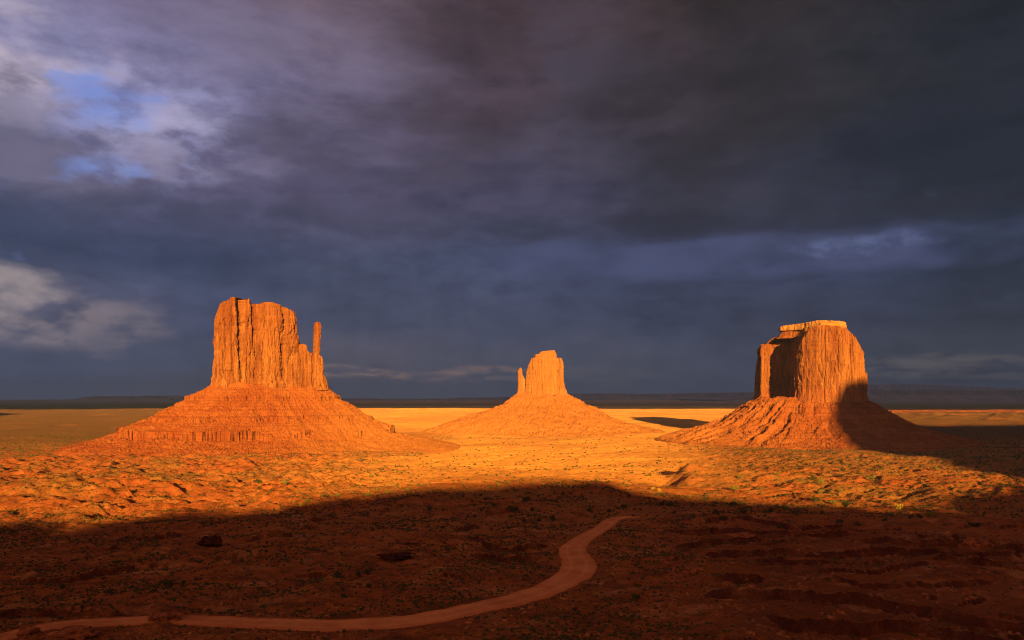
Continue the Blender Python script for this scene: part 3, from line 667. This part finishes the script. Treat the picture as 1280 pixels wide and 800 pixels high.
# --- eastern butte
e, lx, lz, top, th = butte('sandstone_butte', 'small far sandstone butte with low finger of rock at its left end', 683, 2727, ZO)
kxe = abs(lx(684)-lx(683))
def P(l): return [((p-683)*kxe, y) for p, y in l]
et = top([(655,470),(657.5,462),(658.5,456),(661,451),(664,448.6),(667,447.8),(676,447.5),(690,447.8),(696,448),(704,448.2),(705.4,452),(706,462),(707.5,478)])
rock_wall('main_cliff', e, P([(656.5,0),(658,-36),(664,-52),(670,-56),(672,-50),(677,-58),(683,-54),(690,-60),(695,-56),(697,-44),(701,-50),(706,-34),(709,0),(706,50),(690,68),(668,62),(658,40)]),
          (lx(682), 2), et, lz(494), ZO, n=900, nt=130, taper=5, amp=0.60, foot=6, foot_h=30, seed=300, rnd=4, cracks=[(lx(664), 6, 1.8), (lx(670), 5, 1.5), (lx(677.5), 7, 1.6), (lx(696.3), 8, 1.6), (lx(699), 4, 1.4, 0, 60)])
rock_wall('cap_rock', e, P([(668.5,-10),(670,-30),(676,-38),(684,-36),(692,-38),(695.4,-24),(696,0),(692,20),(680,26),(670,16)]), (lx(682), -6),
          top([(666,444),(668.5,443.8),(674.5,443),(675.2,440.8),(678,440),(686,439),(693,438.6),(695.2,441.5),(697,444)]), lz(450.5), ZO, n=420, nt=30, taper=-1.5, amp=0.25, foot=1, foot_h=6, seed=330, rnd=0.5, caprough=1.2)
rock_wall('finger_spire', e, P([(648.2,-6),(649,-18),(653,-22),(657,-18),(660,-4),(657,10),(651,10)]), (lx(651.5), -6),
          top([(648,464),(649.5,461),(651,459.5),(652.5,461.5),(653,468),(655,472),(657,474.5),(660,477)]), lz(491), ZO, n=320, nt=90, taper=0.8, amp=0.25, foot=2.5, foot_h=26, seed=360, rnd=0.6, caprough=0.5)
LE = ([0, 42, 56, 125, 205, 270, 400], [10, -20, -37, -60, -84, -106, -142])
RE = ([0, 66, 144, 197, 265, 320, 400], [4, -34, -74, -94, -110, -120, -142])
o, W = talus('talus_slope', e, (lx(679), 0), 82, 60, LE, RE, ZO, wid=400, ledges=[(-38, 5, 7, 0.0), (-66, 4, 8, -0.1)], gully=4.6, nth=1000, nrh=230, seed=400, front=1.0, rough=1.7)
TALUS_PTS.append((world_pts(e, W, th), 1.0))

# --- southern massive butte
e, lx, lz, top, th = butte('sandstone_butte', 'massive domed sandstone butte with flat cap and deep shaded recess', 1012, 2090, ZO)
kxm = abs(lx(1013)-lx(1012))
def P(l): return [((p-1012)*kxm, y) for p, y in l]
mt_front = top([(985,448),(993,441),(996,437),(1000,428),(1005,420),(1010,414.5),(1018,412),(1030,411),(1045,412.5),(1056,418),(1066,424),(1074,431),(1079,442),(1082,460),(1084,470)])
def mt(X, Y):
    z = top([(940,432),(945,430),(949,429.6),(955,428),(960,424),(965,420.5),(980,415.5),(996,413),(1010,411),(1030,411),(1045,412),(1060,416),(1069,421),(1075,430),(1079,441),(1082,460),(1084,470)])(X, Y)
    k = sst(-np.asarray(Y), -20, 45); return z*(1-k)+mt_front(X, Y)*k
rock_wall('main_cliff', e, P([(940.5,86),(941.5,66),(945,60),(947.5,46),(948,14),(950.2,8),(953,14),(955.5,50),(963,62),(977,66),(986,60),(990.5,30),(991.5,-30),(993,-78),(1003,-104),(1014,-112),(1026,-116),(1040,-112),(1052,-106),(1056,-100),(1064,-96),(1074,-74),(1081,-34),(1083.5,20),(1080,110),(1060,160),(1010,180),(960,150),(946,100)]),
          (lx(1014), 86), mt, lz(503), ZO, n=1350, nt=180, taper=4.5, amp=0.66, foot=4, foot_h=18, seed=500, rnd=3, cracks=[(lx(1030), 2.5, 1.5), (lx(1045), 4, 1.5, 60, 150), (lx(1060), 2.5, 1.4)], strata=0.8)
# sloping shelf under the cap
rock_wall('upper_shelf', e, P([(966,60),(972,20),(985,8),(996,4),(1004,-30),(1014,-66),(1022,-82),(1035,-84),(1052,-74),(1062,-50),(1066,0),(1062,80),(1040,120),(1000,124),(972,100)]), (lx(1016), 40),
          top([(960,422),(966,416),(975,411),(990,409),(1010,406),(1040,407),(1056,410),(1064,415),(1070,420)]), lz(422), ZO, n=700, nt=40, taper=14, amp=0.35, foot=2, foot_h=6, seed=530, rnd=2, caprough=1.6)
rock_wall('cap_rock', e, P([(974.5,50),(976,20),(986,14),(994,10),(1003,-4),(1013,-34),(1030,-50),(1046,-46),(1055,-26),(1057,10),(1052,70),(1030,100),(1000,100),(980,80)]), (lx(1016), 30),
          top([(972,407),(975,406),(985,405),(996,404.4),(1010,403.6),(1022,402.4),(1030,403),(1045,404),(1054,404.6),(1058,408)]), lz(412), ZO, n=620, nt=30, taper=1.0, amp=0.5, foot=1, foot_h=5, seed=560, rnd=0.8, caprough=1.0)
LM = ([0, 40, 100, 156, 215, 262, 300], [-4, -35, -73, -90, -104, -114, -124])
RM = ([0, 52, 113, 146, 200, 262, 300], [-5, -37, -72, -84, -102, -114, -124])
o, W = talus('talus_slope', e, (lx(1012), 34), 128, 128, LM, RM, ZO, wid=300, ledges=[(-30, 5, 5, -0.1), (-62, 6, 6, -0.2)], gully=4.6, gl=2.2, nth=1400, nrh=300, seed=600, front=1.0)
TALUS_PTS.append((world_pts(e, W, th), 1.0))

print('T', round(time.time()-T0, 1))
# ------------------------------------------------------------------ what stands behind the viewpoint and shades the foreground
def trace(P, yy): k = (P[1]-yy)/(-TO_SUN[1]); return P[0]+TO_SUN[0]*k, P[2]+TO_SUN[2]*k
EDGE = [(-40,662),(0,656),(60,652),(100,657),(150,652),(200,645),(270,641),(350,634),(430,622),(500,615),(580,610),(640,606),(700,603),(740,604),(780,611),(830,620),(900,623),(960,628),(1040,632),(1100,638),(1150,632),(1170,622)]
YC = -900.0
def soft_ground(x, y): return broad(x, y)
pts = [trace(hit(px, py, soft_ground), YC) for px, py in EDGE]
for px, py in [(1265,602),(1230,594),(1190,583),(1150,568)]: pts.append(trace(hit(px, py, soft_ground), YC))
for px, py, dd in [(1110,556,1830),(1070,545,1850),(1060,528,1880),(1054,512,1920),(1050,500,1960),(1048,490,1985)]: pts.append(trace(np.array([px2x(px, dd), dd, (EYE-py)/FOC*dd]), YC))
for px, py, dd in [(1050,483,1985),(1056,479,1988),(1064,479,2000),(1074,477,2030),(1082,477,2080)]: pts.append(trace(np.array([px2x(px, dd), dd, (EYE-py)/FOC*dd]), YC))
pts = sorted((float(a), float(b)) for a, b in pts)
print('CASTER', [(round(a), round(b)) for a, b in pts])
def mesa(name, label, prof, y0, y1, zb, mat, group=None, cat='mesa', nx=500):
    """a long mesa: top profile z(x) on its sunward-far edge, thick in y"""
    px_ = np.array([p[0] for p in prof]); pz = np.array([p[1] for p in prof])
    xs = np.linspace(px_[0], px_[-1], nx); zt = np.interp(xs, px_, pz)
    zt = zt+pn(xs/14, 0.3, 0, 5)*1.6+fbm(xs/45, 0.7, 0, 3, 6)*3.0+sst(xs, 330, 480)*(1-sst(xs, 900, 1000))*fbm(xs/38, 2.7, 0, 3, 16)*9.0
    v = []
    rowsY = [(y1+60, 0.0), (y1+14, 0.5), (y1, 1.0), (y0+0.35*(y1-y0), 1.0), (y0, 0.98), (y0-60, 0.3), (y0-200, 0.0)]
    for yy, k in rowsY: v.append(np.column_stack([xs, np.full(nx, yy), zb+(zt-zb)*k]))
    o = mesh_obj(name, np.vstack(v), gridfaces(len(rowsY), nx), mat); tag(o, label, cat, group); return o
pts = [(a, max(b, max([q for p_, q in pts if p_ <= a and p_ > 700] or [b]))) if a > 700 else (a, b) for a, b in pts]
prof = [(-3000, pts[0][1]-10), (-900, pts[0][1])]+pts
prof = [prof[i] for i in range(len(prof)) if i == 0 or prof[i][0] > prof[i-1][0]+0.5]
prof += [(prof[-1][0]+300, prof[-1][1]+8), (6500, prof[-1][1]+10)]
mesa('rim_mesa', 'dark sandstone mesa rising behind the viewpoint', prof, -1900, YC, -90, M_CLIFF, nx=2400)
mesa('side_mesa', 'long sandstone mesa standing beyond the left edge', [(-5200, 250), (-5000, 330), (-2650, 330), (-2420, 300), (-2360, -60)], 1500, 2100, -118, M_CLIFF)

def storm_cloud():  # cloud wall added out of view so its shadow falls on the far plain
    nx, nz = 260, 60
    xs = np.linspace(-34000, 34000, nx); base = 1085+fbm(xs/2600, 0.0, 0, 4, 3)*110
    base = base+np.interp(xs, [-16000, -3800, -2400, 0, 2500, 4200, 16000], [-150, -120, 0, 60, 60, -20, -60])
    ring = []; 
    for k in range(nz):
        a = 2*math.pi*k/nz; cy = -1000+380*math.cos(a)
        h = 0.5-0.5*math.sin(a)  # 1 = bottom
        zt = 9000.0
        z = base+(zt-base)*(0.5+0.5*np.sign(math.sin(a))*abs(math.sin(a))**0.5)
        ring.append(np.column_stack([xs, np.full(nx, cy)+fbm(xs/900, a*2, 0, 3, 7)*120, z+fbm(xs/700, a*3, 0, 3, 8)*40*(1 if h < .5 else .4)]))
    v = np.vstack(ring); f = gridfaces(nz, nx)
    i = np.arange(nx-1); w = np.column_stack([(nz-1)*nx+i, (nz-1)*nx+i+1, i+1, i])
    o = mesh_obj('storm_cloud', v, [f, w], M_CLOUD); tag(o, 'unseen cloud wall added behind the viewpoint to shade the far plain', 'cloud', kind='stuff')
storm_cloud()

# ------------------------------------------------------------------ far tablelands under the storm
def far_mesa(label, tab, d, dep, seed):
    a = np.array(tab, float); pxs = np.linspace(a[0, 0], a[-1, 0], 420); zt = (EYE-np.interp(pxs, a[:, 0], a[:, 1]))/FOC*d
    xs = (pxs-640)/FOC*d; zt = zt+fbm(xs/(d*0.02), seed, 0, 4, seed)*d*0.0006
    rows = []; zb = -200.0
    for yy, k in ((0, 0), (0.010*d, 0.35), (0.018*d, 0.62), (0.020*d, 0.97), (0.03*d, 1.0), (dep, 1.0), (dep*1.15, 0.0)):
        wv = fbm(xs/(d*0.03), yy/(d*0.03), 0, 4, seed+2)*d*0.012
        rows.append(np.column_stack([xs, d+yy+wv, zb+(zt-zb)*k]))
    o = mesh_obj('distant_mesa', np.vstack(rows), gridfaces(len(rows), len(xs), flip=True), M_FAR, smooth=False); tag(o, label, 'mesa', kind='structure')
far_mesa('long low tableland on the horizon behind the western butte', [(-120,506),(30,505),(60,501),(75,499),(95,496),(110,495.4),(140,496),(170,494.6),(230,497),(300,500),(420,498.6),(520,499),(600,497),(640,499.5),(700,502)], 26000, 4000, 3)
far_mesa('pale tableland on the horizon at centre', [(560,500),(600,498),(640,495.5),(655,493.5),(690,493),(720,492),(760,491.5),(830,492.5),(900,491),(960,490),(1060,492)], 30000, 5000, 4)
far_mesa('dark tableland on the horizon at right', [(900,500),(1000,494),(1040,490),(1080,487.4),(1160,487),(1260,487.6),(1330,487),(1480,488)], 22000, 5000, 5)
far_mesa('high pale tableland on the right horizon', [(960,492),(1040,484),(1070,480.5),(1110,479.5),(1170,479.8),(1220,482),(1260,484.5),(1330,485),(1400,487)], 36000, 5000, 6)

print('T', round(time.time()-T0, 1))
# ------------------------------------------------------------------ shrubs
def rotm(ax, a):
    ax = ax/np.linalg.norm(ax); K = np.array([[0, -ax[2], ax[1]], [ax[2], 0, -ax[0]], [-ax[1], ax[0], 0]])
    return np.eye(3)+math.sin(a)*K+(1-math.cos(a))*K@K
def shrub_mesh(kind, rg, n=420):
    """unit-size crown (about 1 wide, 0.8 high) of small leaf sprays, with stems"""
    lobes = [(rg.uniform(-.26, .26), rg.uniform(-.26, .26), rg.uniform(.22, .58), rg.uniform(.16, .30)) for _ in range(8)]
    v, f = [], []
    for i in range(n):
        c = lobes[i % 8]; d = rg.normal(size=3); d /= np.linalg.norm(d); rr = c[3]*rg.uniform(.55, 1.08)
        p = np.array([c[0], c[1], c[2]])+d*rr*np.array([1, 1, .8]); p[2] = max(p[2], 0.03)
        s = rg.uniform(.035, .075); a = rg.normal(size=3); a /= np.linalg.norm(a); b = np.cross(a, d); b /= np.linalg.norm(b)+1e-6
        k = len(v); v += [p-a*s, p+b*s*.7, p+a*s, p-b*s*.7]; f.append((k, k+1, k+2, k+3))
    v = np.array(v); f = np.array(f)
    sv, sf = [], []
    for i in range(6):
        t = lobes[i]; a = np.array([rg.uniform(-.04, .04), rg.uniform(-.04, .04), -.06]); b = np.array(t[:3])
        dd = b-a; u = np.cross(dd, [0, 0, 1.0]); u /= np.linalg.norm(u)+1e-6; w = np.cross(dd/np.linalg.norm(dd), u); k = len(sv)
        for q, r0 in ((0, .03), (1, .012)):
            for m in range(5):
                an = m*2*math.pi/5; sv.append(a+dd*q+(u*math.cos(an)+w*math.sin(an))*r0)
        for m in range(5): sf.append((k+m, k+(m+1) % 5, k+5+(m+1) % 5, k+5+m))
    return v, f, np.array(sv), np.array(sf)
def proto(name, fm):
    rg = np.random.default_rng(abs(hash(name+fm.name)) % 1000 if False else len(name)*7+len(fm.name))
    v, f, sv, sf = shrub_mesh(name, rg)
    a = mesh_obj('foliage', v, f, fm, smooth=False); b = mesh_obj('stems', sv, sf, M_BARK)
    COL.objects.unlink(a); COL.objects.unlink(b); return a, b
PROTO = {'juniper_bush': [proto('juniper_bush', M_DARKGREEN), proto('juniper_bushes', M_DARKGREEN)],
         'sage_bush': [proto('sage_bush', M_SAGE)], 'yellow_bush': [proto('yellow_bush', M_YELLOW)], 'olive_bush': [proto('olive_bush', M_OLIVE)]}
KG = {'juniper_bush': 'dark juniper bushes', 'sage_bush': 'grey green sage bushes', 'yellow_bush': 'yellow flowering bushes', 'olive_bush': 'olive green bushes'}
def shrub(kind, p, w, hgt, label, group, parts=True):
    fo, stm = random.choice(PROTO[kind])
    if parts:
        e = empty(kind, (p[0], p[1], p[2]-0.05), random.uniform(0, 6.28)); e.scale = (w, w, hgt)
        for s_ in (fo, stm):
            c = s_.copy(); COL.objects.link(c); c.parent = e
    else:
        e = fo.copy(); e.name = kind; COL.objects.link(e); e.location = (p[0], p[1], p[2]-0.05); e.rotation_euler = (0, 0, random.uniform(0, 6.28)); e.scale = (w, w, hgt)
    tag(e, label, 'bush', group)
# (px, py of the foot, width in photo px, kind, label)
B = []
def add(lst, ox, oy, s=4.0):
    for it in lst: B.append((ox+it[0]/s, oy+it[1]/s, it[2]/s, it[3] if len(it) > 3 else 'j', it[4] if len(it) > 4 else None))
add([(72,192,48),(8,245,60),(100,240,40),(62,292,32),(135,292,38),(203,282,38),(255,152,22),(335,175,14),(388,240,36),(436,252,18),(485,244,32),(560,221,36),(585,168,26),(643,234,22),
     (752,210,40),(788,214,44),(812,250,28),(905,208,26),(1020,256,46),(1052,284,44),(1105,212,40),(1155,252,46),(1015,200,24),
     (735,140,28,'y','yellow bush glowing at the foot of the sunlit hump'),(704,130,24,'y','yellow bush left of its brighter twin below the hump'),(692,62,22,'o'),(1115,135,44,'o'),(1140,76,36,'o'),(560,96,18,'o'),(600,18,24,'o'),(300,246,14)], 640, 580)
add([(238,350,48,'j','largest dark bush on the shadow edge below the right butte'),(15,404,38),(85,384,36),(60,484,36),(45,372,24),(270,412,32),(358,460,42),(388,380,54),(325,364,44,'o'),(448,470,36),(585,448,30,'j','lone bush on smooth orange sand with a streak beside it'),(712,434,28),(757,432,34),
     (805,424,44,'o'),(838,428,36,'o'),(1048,478,44),(1015,472,32),(655,390,50,'y','yellow green bush row on the shadow edge at right'),(262,310,36,'o'),(305,310,28),(265,262,48,'o'),(230,240,32),(375,196,28),(372,226,24),(360,302,30,'o'),(520,240,40,'o'),(840,194,34,'o'),(45,218,32,'o'),(320,246,20),(598,264,22)], 960, 540)
add([(575,68,28,'o'),(560,164,40,'o'),(655,152,34,'o'),(758,136,30,'o'),(1125,160,22),(1145,182,24),(1092,210,22),(1185,212,32),(1093,270,32),(935,236,24),(868,234,40),(410,168,36,'o'),(345,168,28),
     (225,212,30,'y','yellow green bush at the left end of the shadow edge'),(255,196,36,'o'),(145,104,36,'o'),(12,98,40),(1262,100,28,'o'),(1215,114,30,'o'),(1262,325,28),(930,326,28),(404,574,50),(560,552,44),(50,444,28),(690,180,30,'o'),(15,130,28),(1020,214,20),(1270,225,28)], 320, 580)
add([(312,226,44),(515,180,30),(410,326,36),(838,214,60),(918,202,36),(770,240,30),(832,250,26),(585,100,34),(540,250,36,'s'),(965,345,24),(308,375,24)], 0, 680)
add([(315,335,32),(388,402,26),(400,465,28),(618,280,56),(338,236,20),(648,124,22),(875,390,0.1)], 640, 680)
add([(405,90,56),(436,192,44),(566,140,44),(510,78,40),(740,134,22),(1030,104,26)], 320, 700)
NAMES = {'j': 'juniper_bush', 'y': 'yellow_bush', 'o': 'olive_bush', 's': 'sage_bush'}
def where(px, py):
    if py > 700: return 'in deep shade below the road' if False else ('in shade right of the road' if px > 735 else 'in deep shade left of the road bend')
    if px < 500: return 'among rubble left of the road'
    if px < 760: return 'in shade on the slope above the road'
    if px < 960: return 'in shade beyond the top of the road'
    return 'in shade on red sand at right'
for px, py, w, k, lab in B:
    if w < 1: continue
    p = hit(px, py, height_at); wd = w/FOC*p[1]*1.02
    sh = py > 612 + (30 if px < 450 else 0) and k == 'j'
    kind = NAMES[k]
    big = 'large' if w > 10 else ('small' if w < 6 else 'medium')
    if lab is None:
        if k == 'j': lab = '%s dark round juniper bush %s' % (big, where(px, py) if py > 612 else 'on the sunlit plain')
        elif k == 'o': lab = '%s olive green bush on the %s plain' % (big, 'sunlit left' if px < 640 else 'sunlit right')
        else: lab = '%s grey green sage bush %s' % (big, where(px, py))
        grp = lab.replace('bush', 'bushes')
    else: grp = None
    shrub(kind, p, wd, wd*0.85, lab, grp)
# small individual sage bushes, dotted over the land
cnt = 0
BX = np.array([b[0] for b in B]); BY = np.array([b[1] for b in B])
while cnt < 170:
    px = random.uniform(0, 1280); py = 575+random.random()**0.8*215
    if min(np.abs(BX-px)+np.abs(BY-py)) < 7: continue
    p = hit(px, py, height_at)
    dr, _, w_ = road_dist(p[:1], p[1:2])
    if dr[0] < w_[0]+3: continue
    if pn(p[0]/60, p[1]/60, 0, 90) < -0.05: continue
    w = random.uniform(2.6, 5.2)/FOC*p[1]
    lit = py < np.interp(px, [a for a, b in EDGE], [b for a, b in EDGE])-3
    reg = 'left' if px < 430 else ('central' if px < 860 else 'right')
    if lit: lab = 'small sage bush dotted on the sunlit %s plain' % reg
    else: lab = 'small sage bush dotted on the shaded %s slope' % reg
    shrub('sage_bush', p, w, w*0.7, lab, lab.replace('bush', 'bushes'), parts=False); cnt += 1

# low scrub nobody could count
def scrub(name, label, n, fn_mask, smin, smax, mat, quads=5, seed=1, ymin=190, ymax=2400):
    rg = np.random.default_rng(seed)
    # area-uniform in picture-like distance so that far land is not empty
    d = np.exp(rg.uniform(math.log(ymin), math.log(ymax), n)); px = rg.uniform(-60, 1340, n)
    x = (px-640)/FOC*d; y = d
    k = rg.uniform(size=n) < fn_mask(x, y, px); x, y, d = x[k], y[k], d[k]
    z = height_at(x, y); m = (x > -330) & (x < 170) & (y < 760)
    dr = np.full(len(x), 99.0); a, _, w = road_dist(x[m], y[m]); dr[m] = a-w
    k = dr > 1.0; x, y, z, d = x[k], y[k], z[k], d[k]; n = len(x)
    s = rg.uniform(smin, smax, n)*np.clip(d/450, 0.8, 3.0)**0.75
    V = []; F = []; 
    for q in range(quads):
        a = rg.uniform(0, math.pi, n); ca, sa = np.cos(a)*s*.5, np.sin(a)*s*.5; ox, oy = rg.normal(0, .22, n)*s, rg.normal(0, .22, n)*s
        h = s*rg.uniform(.4, .75, n); lean = rg.normal(0, .25, n)*s
        P0 = np.column_stack([x+ox-ca, y+oy-sa, z-.08]); P1 = np.column_stack([x+ox+ca, y+oy+sa, z-.08])
        P2 = np.column_stack([x+ox+ca*.55-sa*.3, y+oy+sa*.55+lean, z+h*.9]); P3 = np.column_stack([x+ox-ca*.6, y+oy-sa*.6+lean, z+h])
        V.append(np.stack([P0, P1, P2, P3], 1).reshape(-1, 3))
    V = np.vstack(V); F = np.arange(len(V)).reshape(-1, 4)
    o = mesh_obj(name, V, F, mat, smooth=False); tag(o, label, 'scrub', kind='stuff')
def dens(x, y, px):
    a = sst(fbm(x/55, y/55, 0, 3, 91), -0.25, 0.45)*0.85+0.12
    slick = sst(px, 800, 930)*sst(y, 200, 240)*(1-sst(y, 560, 640)); sandy = sst(y, 700, 900)*sst(x, -330, -60)*(1-sst(x-0.22*y, 0, 160))
    return a*(1-0.85*slick)*(1-0.8*sandy)*(0.45+0.55*sst(y, 260, 420))
scrub('desert_scrub', 'low dark scrub tufts scattered over the whole valley floor', 90000, dens, .4, 1.5, M_SAGE, seed=3)
scrub('dry_grass', 'dry yellow green grass tufts on the sunlit plain', 26000, lambda x, y, px: (1-0.75*sst(y, 700, 900)*sst(x, -330, -60)*(1-sst(x-0.22*y, 0, 160)))*sst(y, 560, 800)*sst(fbm(x/80, y/80, 0, 2, 95), -0.2, 0.4), .4, 1.0, M_OLIVE, quads=3, seed=5, ymin=600, ymax=2600)

print('T', round(time.time()-T0, 1))
# ------------------------------------------------------------------ stones
_ic = None
def rock_shape(seed, sq=(1, 1, .7)):
    import bmesh
    bm = bmesh.new(); bmesh.ops.create_icosphere(bm, subdivisions=4, radius=1.0)
    v = np.array([a.co[:] for a in bm.verts]); f = np.array([[q.index for q in a.verts] for a in bm.faces]); bm.free()
    # square it off, then chip it
    v = np.sign(v)*np.abs(v)**0.80; v *= np.array(sq)
    n = pn(v[:, 0]*1.1, v[:, 1]*1.1, v[:, 2]*1.1, seed)*0.75+pn(v[:, 0]*3, v[:, 1]*3, v[:, 2]*3, seed+1)*0.30+pn(v[:, 0]*8, v[:, 1]*8, v[:, 2]*8, seed+2)*0.08
    q = np.floor((v[:, 2]+0.1*n)*5)/5; v = v*(1+n[:, None]); v[:, 2] = 0.5*v[:, 2]+0.5*q
    return v, f
def rubble(name, label, P, smin, smax, seed, mat=None):
    rg = np.random.default_rng(seed); shapes = []
    for i in range(4):
        import bmesh
        bm = bmesh.new(); bmesh.ops.create_icosphere(bm, subdivisions=1, radius=0.5)
        v = np.array([a.co[:] for a in bm.verts]); f = np.array([[q.index for q in a.verts] for a in bm.faces]); bm.free()
        v = np.sign(v)*np.abs(v)**0.7*(1+rg.normal(0, .15, (len(v), 1))); shapes.append((v, f))
    V, F = [], []; off = 0
    k = rg.integers(0, 4, len(P)); s = smin+(smax-smin)*rg.uniform(size=len(P))**3
    for i in range(4):
        Q = P[k == i]; ss = s[k == i]; v, f = shapes[i]; m = len(Q); a = rg.uniform(0, 6.28, m); sc = rg.uniform(.6, 1.3, (m, 3))*ss[:, None]
        vx = v[None]*sc[:, None]; c, sn = np.cos(a)[:, None], np.sin(a)[:, None]
        w = np.stack([vx[..., 0]*c-vx[..., 1]*sn, vx[..., 0]*sn+vx[..., 1]*c, vx[..., 2]*.8], -1)+Q[:, None]
        V.append(w.reshape(-1, 3)); F.append((f[None]+(np.arange(m)*len(v))[:, None, None]).reshape(-1, 3)+off); off += m*len(v)
    o = mesh_obj(name, np.vstack(V), np.vstack(F), mat or M_RUBBLE, smooth=False); tag(o, label, 'rubble', kind='stuff')
rg = np.random.default_rng(12)
TP = []
for (wx, wy, wz), dn in TALUS_PTS:
    n = 3800; i = rg.integers(10, wx.shape[0]-60, n); j = rg.integers(0, wx.shape[1], n)
    TP.append(np.column_stack([wx[i, j], wy[i, j], wz[i, j]]))
rubble('talus_rubble', 'fallen blocks strewn over the lower slopes of the buttes', np.vstack(TP), 0.7, 4.6, 4, M_TALUS)
n = 26000; d = np.exp(rg.uniform(math.log(200), math.log(1500), n)); px = rg.uniform(-60, 1340, n); x = (px-640)/FOC*d
k = (fbm(x/34, d/34, 0, 3, 97) > 0.12); x, d = x[k], d[k]
m = np.full(len(x), 99.0); q = (x > -330) & (x < 170) & (d < 760); a, _, w = road_dist(x[q], d[q]); m[q] = a-w; x, d = x[m > 0], d[m > 0]
rubble('ground_rubble', 'red stones scattered over the foreground slopes', np.column_stack([x, d, height_at(x, d)]), 0.3, 1.9, 6)

def outcrop(label, px, py, wpx, hpx, seed, sq=(1, .7, .6), under=False, cat='rock outcrop', group=None, sink=0.25):
    p = hit(px, py, height_at); k = p[1]/FOC; v, f = rock_shape(seed, (1, 1, 1))
    W, H = wpx*k*.5, hpx*k
    v = v*np.array([W, W*sq[1], H*.62]); 
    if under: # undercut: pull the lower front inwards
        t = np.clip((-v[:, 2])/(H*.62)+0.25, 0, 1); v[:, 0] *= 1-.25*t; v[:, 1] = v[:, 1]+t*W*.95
    v[:, 2] += H*(.62-sink)
    e = mesh_obj('rock_outcrop', v, f, M_HOLLOW if under else M_ROCK, smooth=False); e.location = p; e.rotation_euler = (0, 0, random.uniform(-.4, .4)); tag(e, label, cat, group); return e
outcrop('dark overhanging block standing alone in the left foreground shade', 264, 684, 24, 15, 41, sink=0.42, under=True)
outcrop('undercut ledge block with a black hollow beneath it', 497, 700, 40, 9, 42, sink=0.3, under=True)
outcrop('long flat ledge above the undercut block', 508, 678, 34, 5, 3)
outcrop('jagged rock crest between the two stretches of road', 206, 776, 34, 11, 4, sq=(1, .6, .5))
outcrop('dark knob at the bottom left corner', 36, 796, 22, 12, 45)
outcrop('rounded rock mound beside the bottom left knob', 92, 797, 44, 12, 6)
outcrop('rugged dark rock crest at the right edge of the shade', 1222, 686, 36, 12, 7, sq=(1, .5, .5))
outcrop('low slab on the smooth slope right of the road', 925, 672, 30, 5, 8)
outcrop('broken slab low in the right foreground', 868, 716, 22, 7, 9)
for i in range(34):
    a = random.random(); px = 826+a*62+random.gauss(0, 4); py = 703+a*24+random.gauss(0, 5)
    outcrop('small block of the rubble heap right of the road', px, py, random.uniform(3, 7), random.uniform(2, 4), 20+i, cat='boulder', group='blocks of the rubble heap right of the road').name = 'boulder'

# ------------------------------------------------------------------ the air
def haze():
    x, y0, y1, z0, z1 = 44500, -44500, 44500, -175, 640
    v = [(-x, y0, z0), (x, y0, z0), (x, y1, z0), (-x, y1, z0), (-x, y0, z1), (x, y0, z1), (x, y1, z1), (-x, y1, z1)]
    f = np.array([(0, 3, 2, 1), (4, 5, 6, 7), (0, 1, 5, 4), (1, 2, 6, 5), (2, 3, 7, 6), (3, 0, 4, 7)])
    m = bpy.data.materials.new('air'); m.use_nodes = True; t = NT(m.node_tree); t.n.clear()
    out = t.n.new('ShaderNodeOutputMaterial'); p = t.n.new('ShaderNodeVolumePrincipled')
    p.inputs['Color'].default_value = (0.22, 0.45, 0.95, 1); p.inputs['Density'].default_value = 2.2e-5; p.inputs['Anisotropy'].default_value = 0.0
    t.l.new(p.outputs[0], out.inputs['Volume'])
    o = mesh_obj('haze', np.array(v, float), f, m, smooth=False); tag(o, 'thin blue rain haze filling the valley air', 'haze', kind='stuff')
haze()
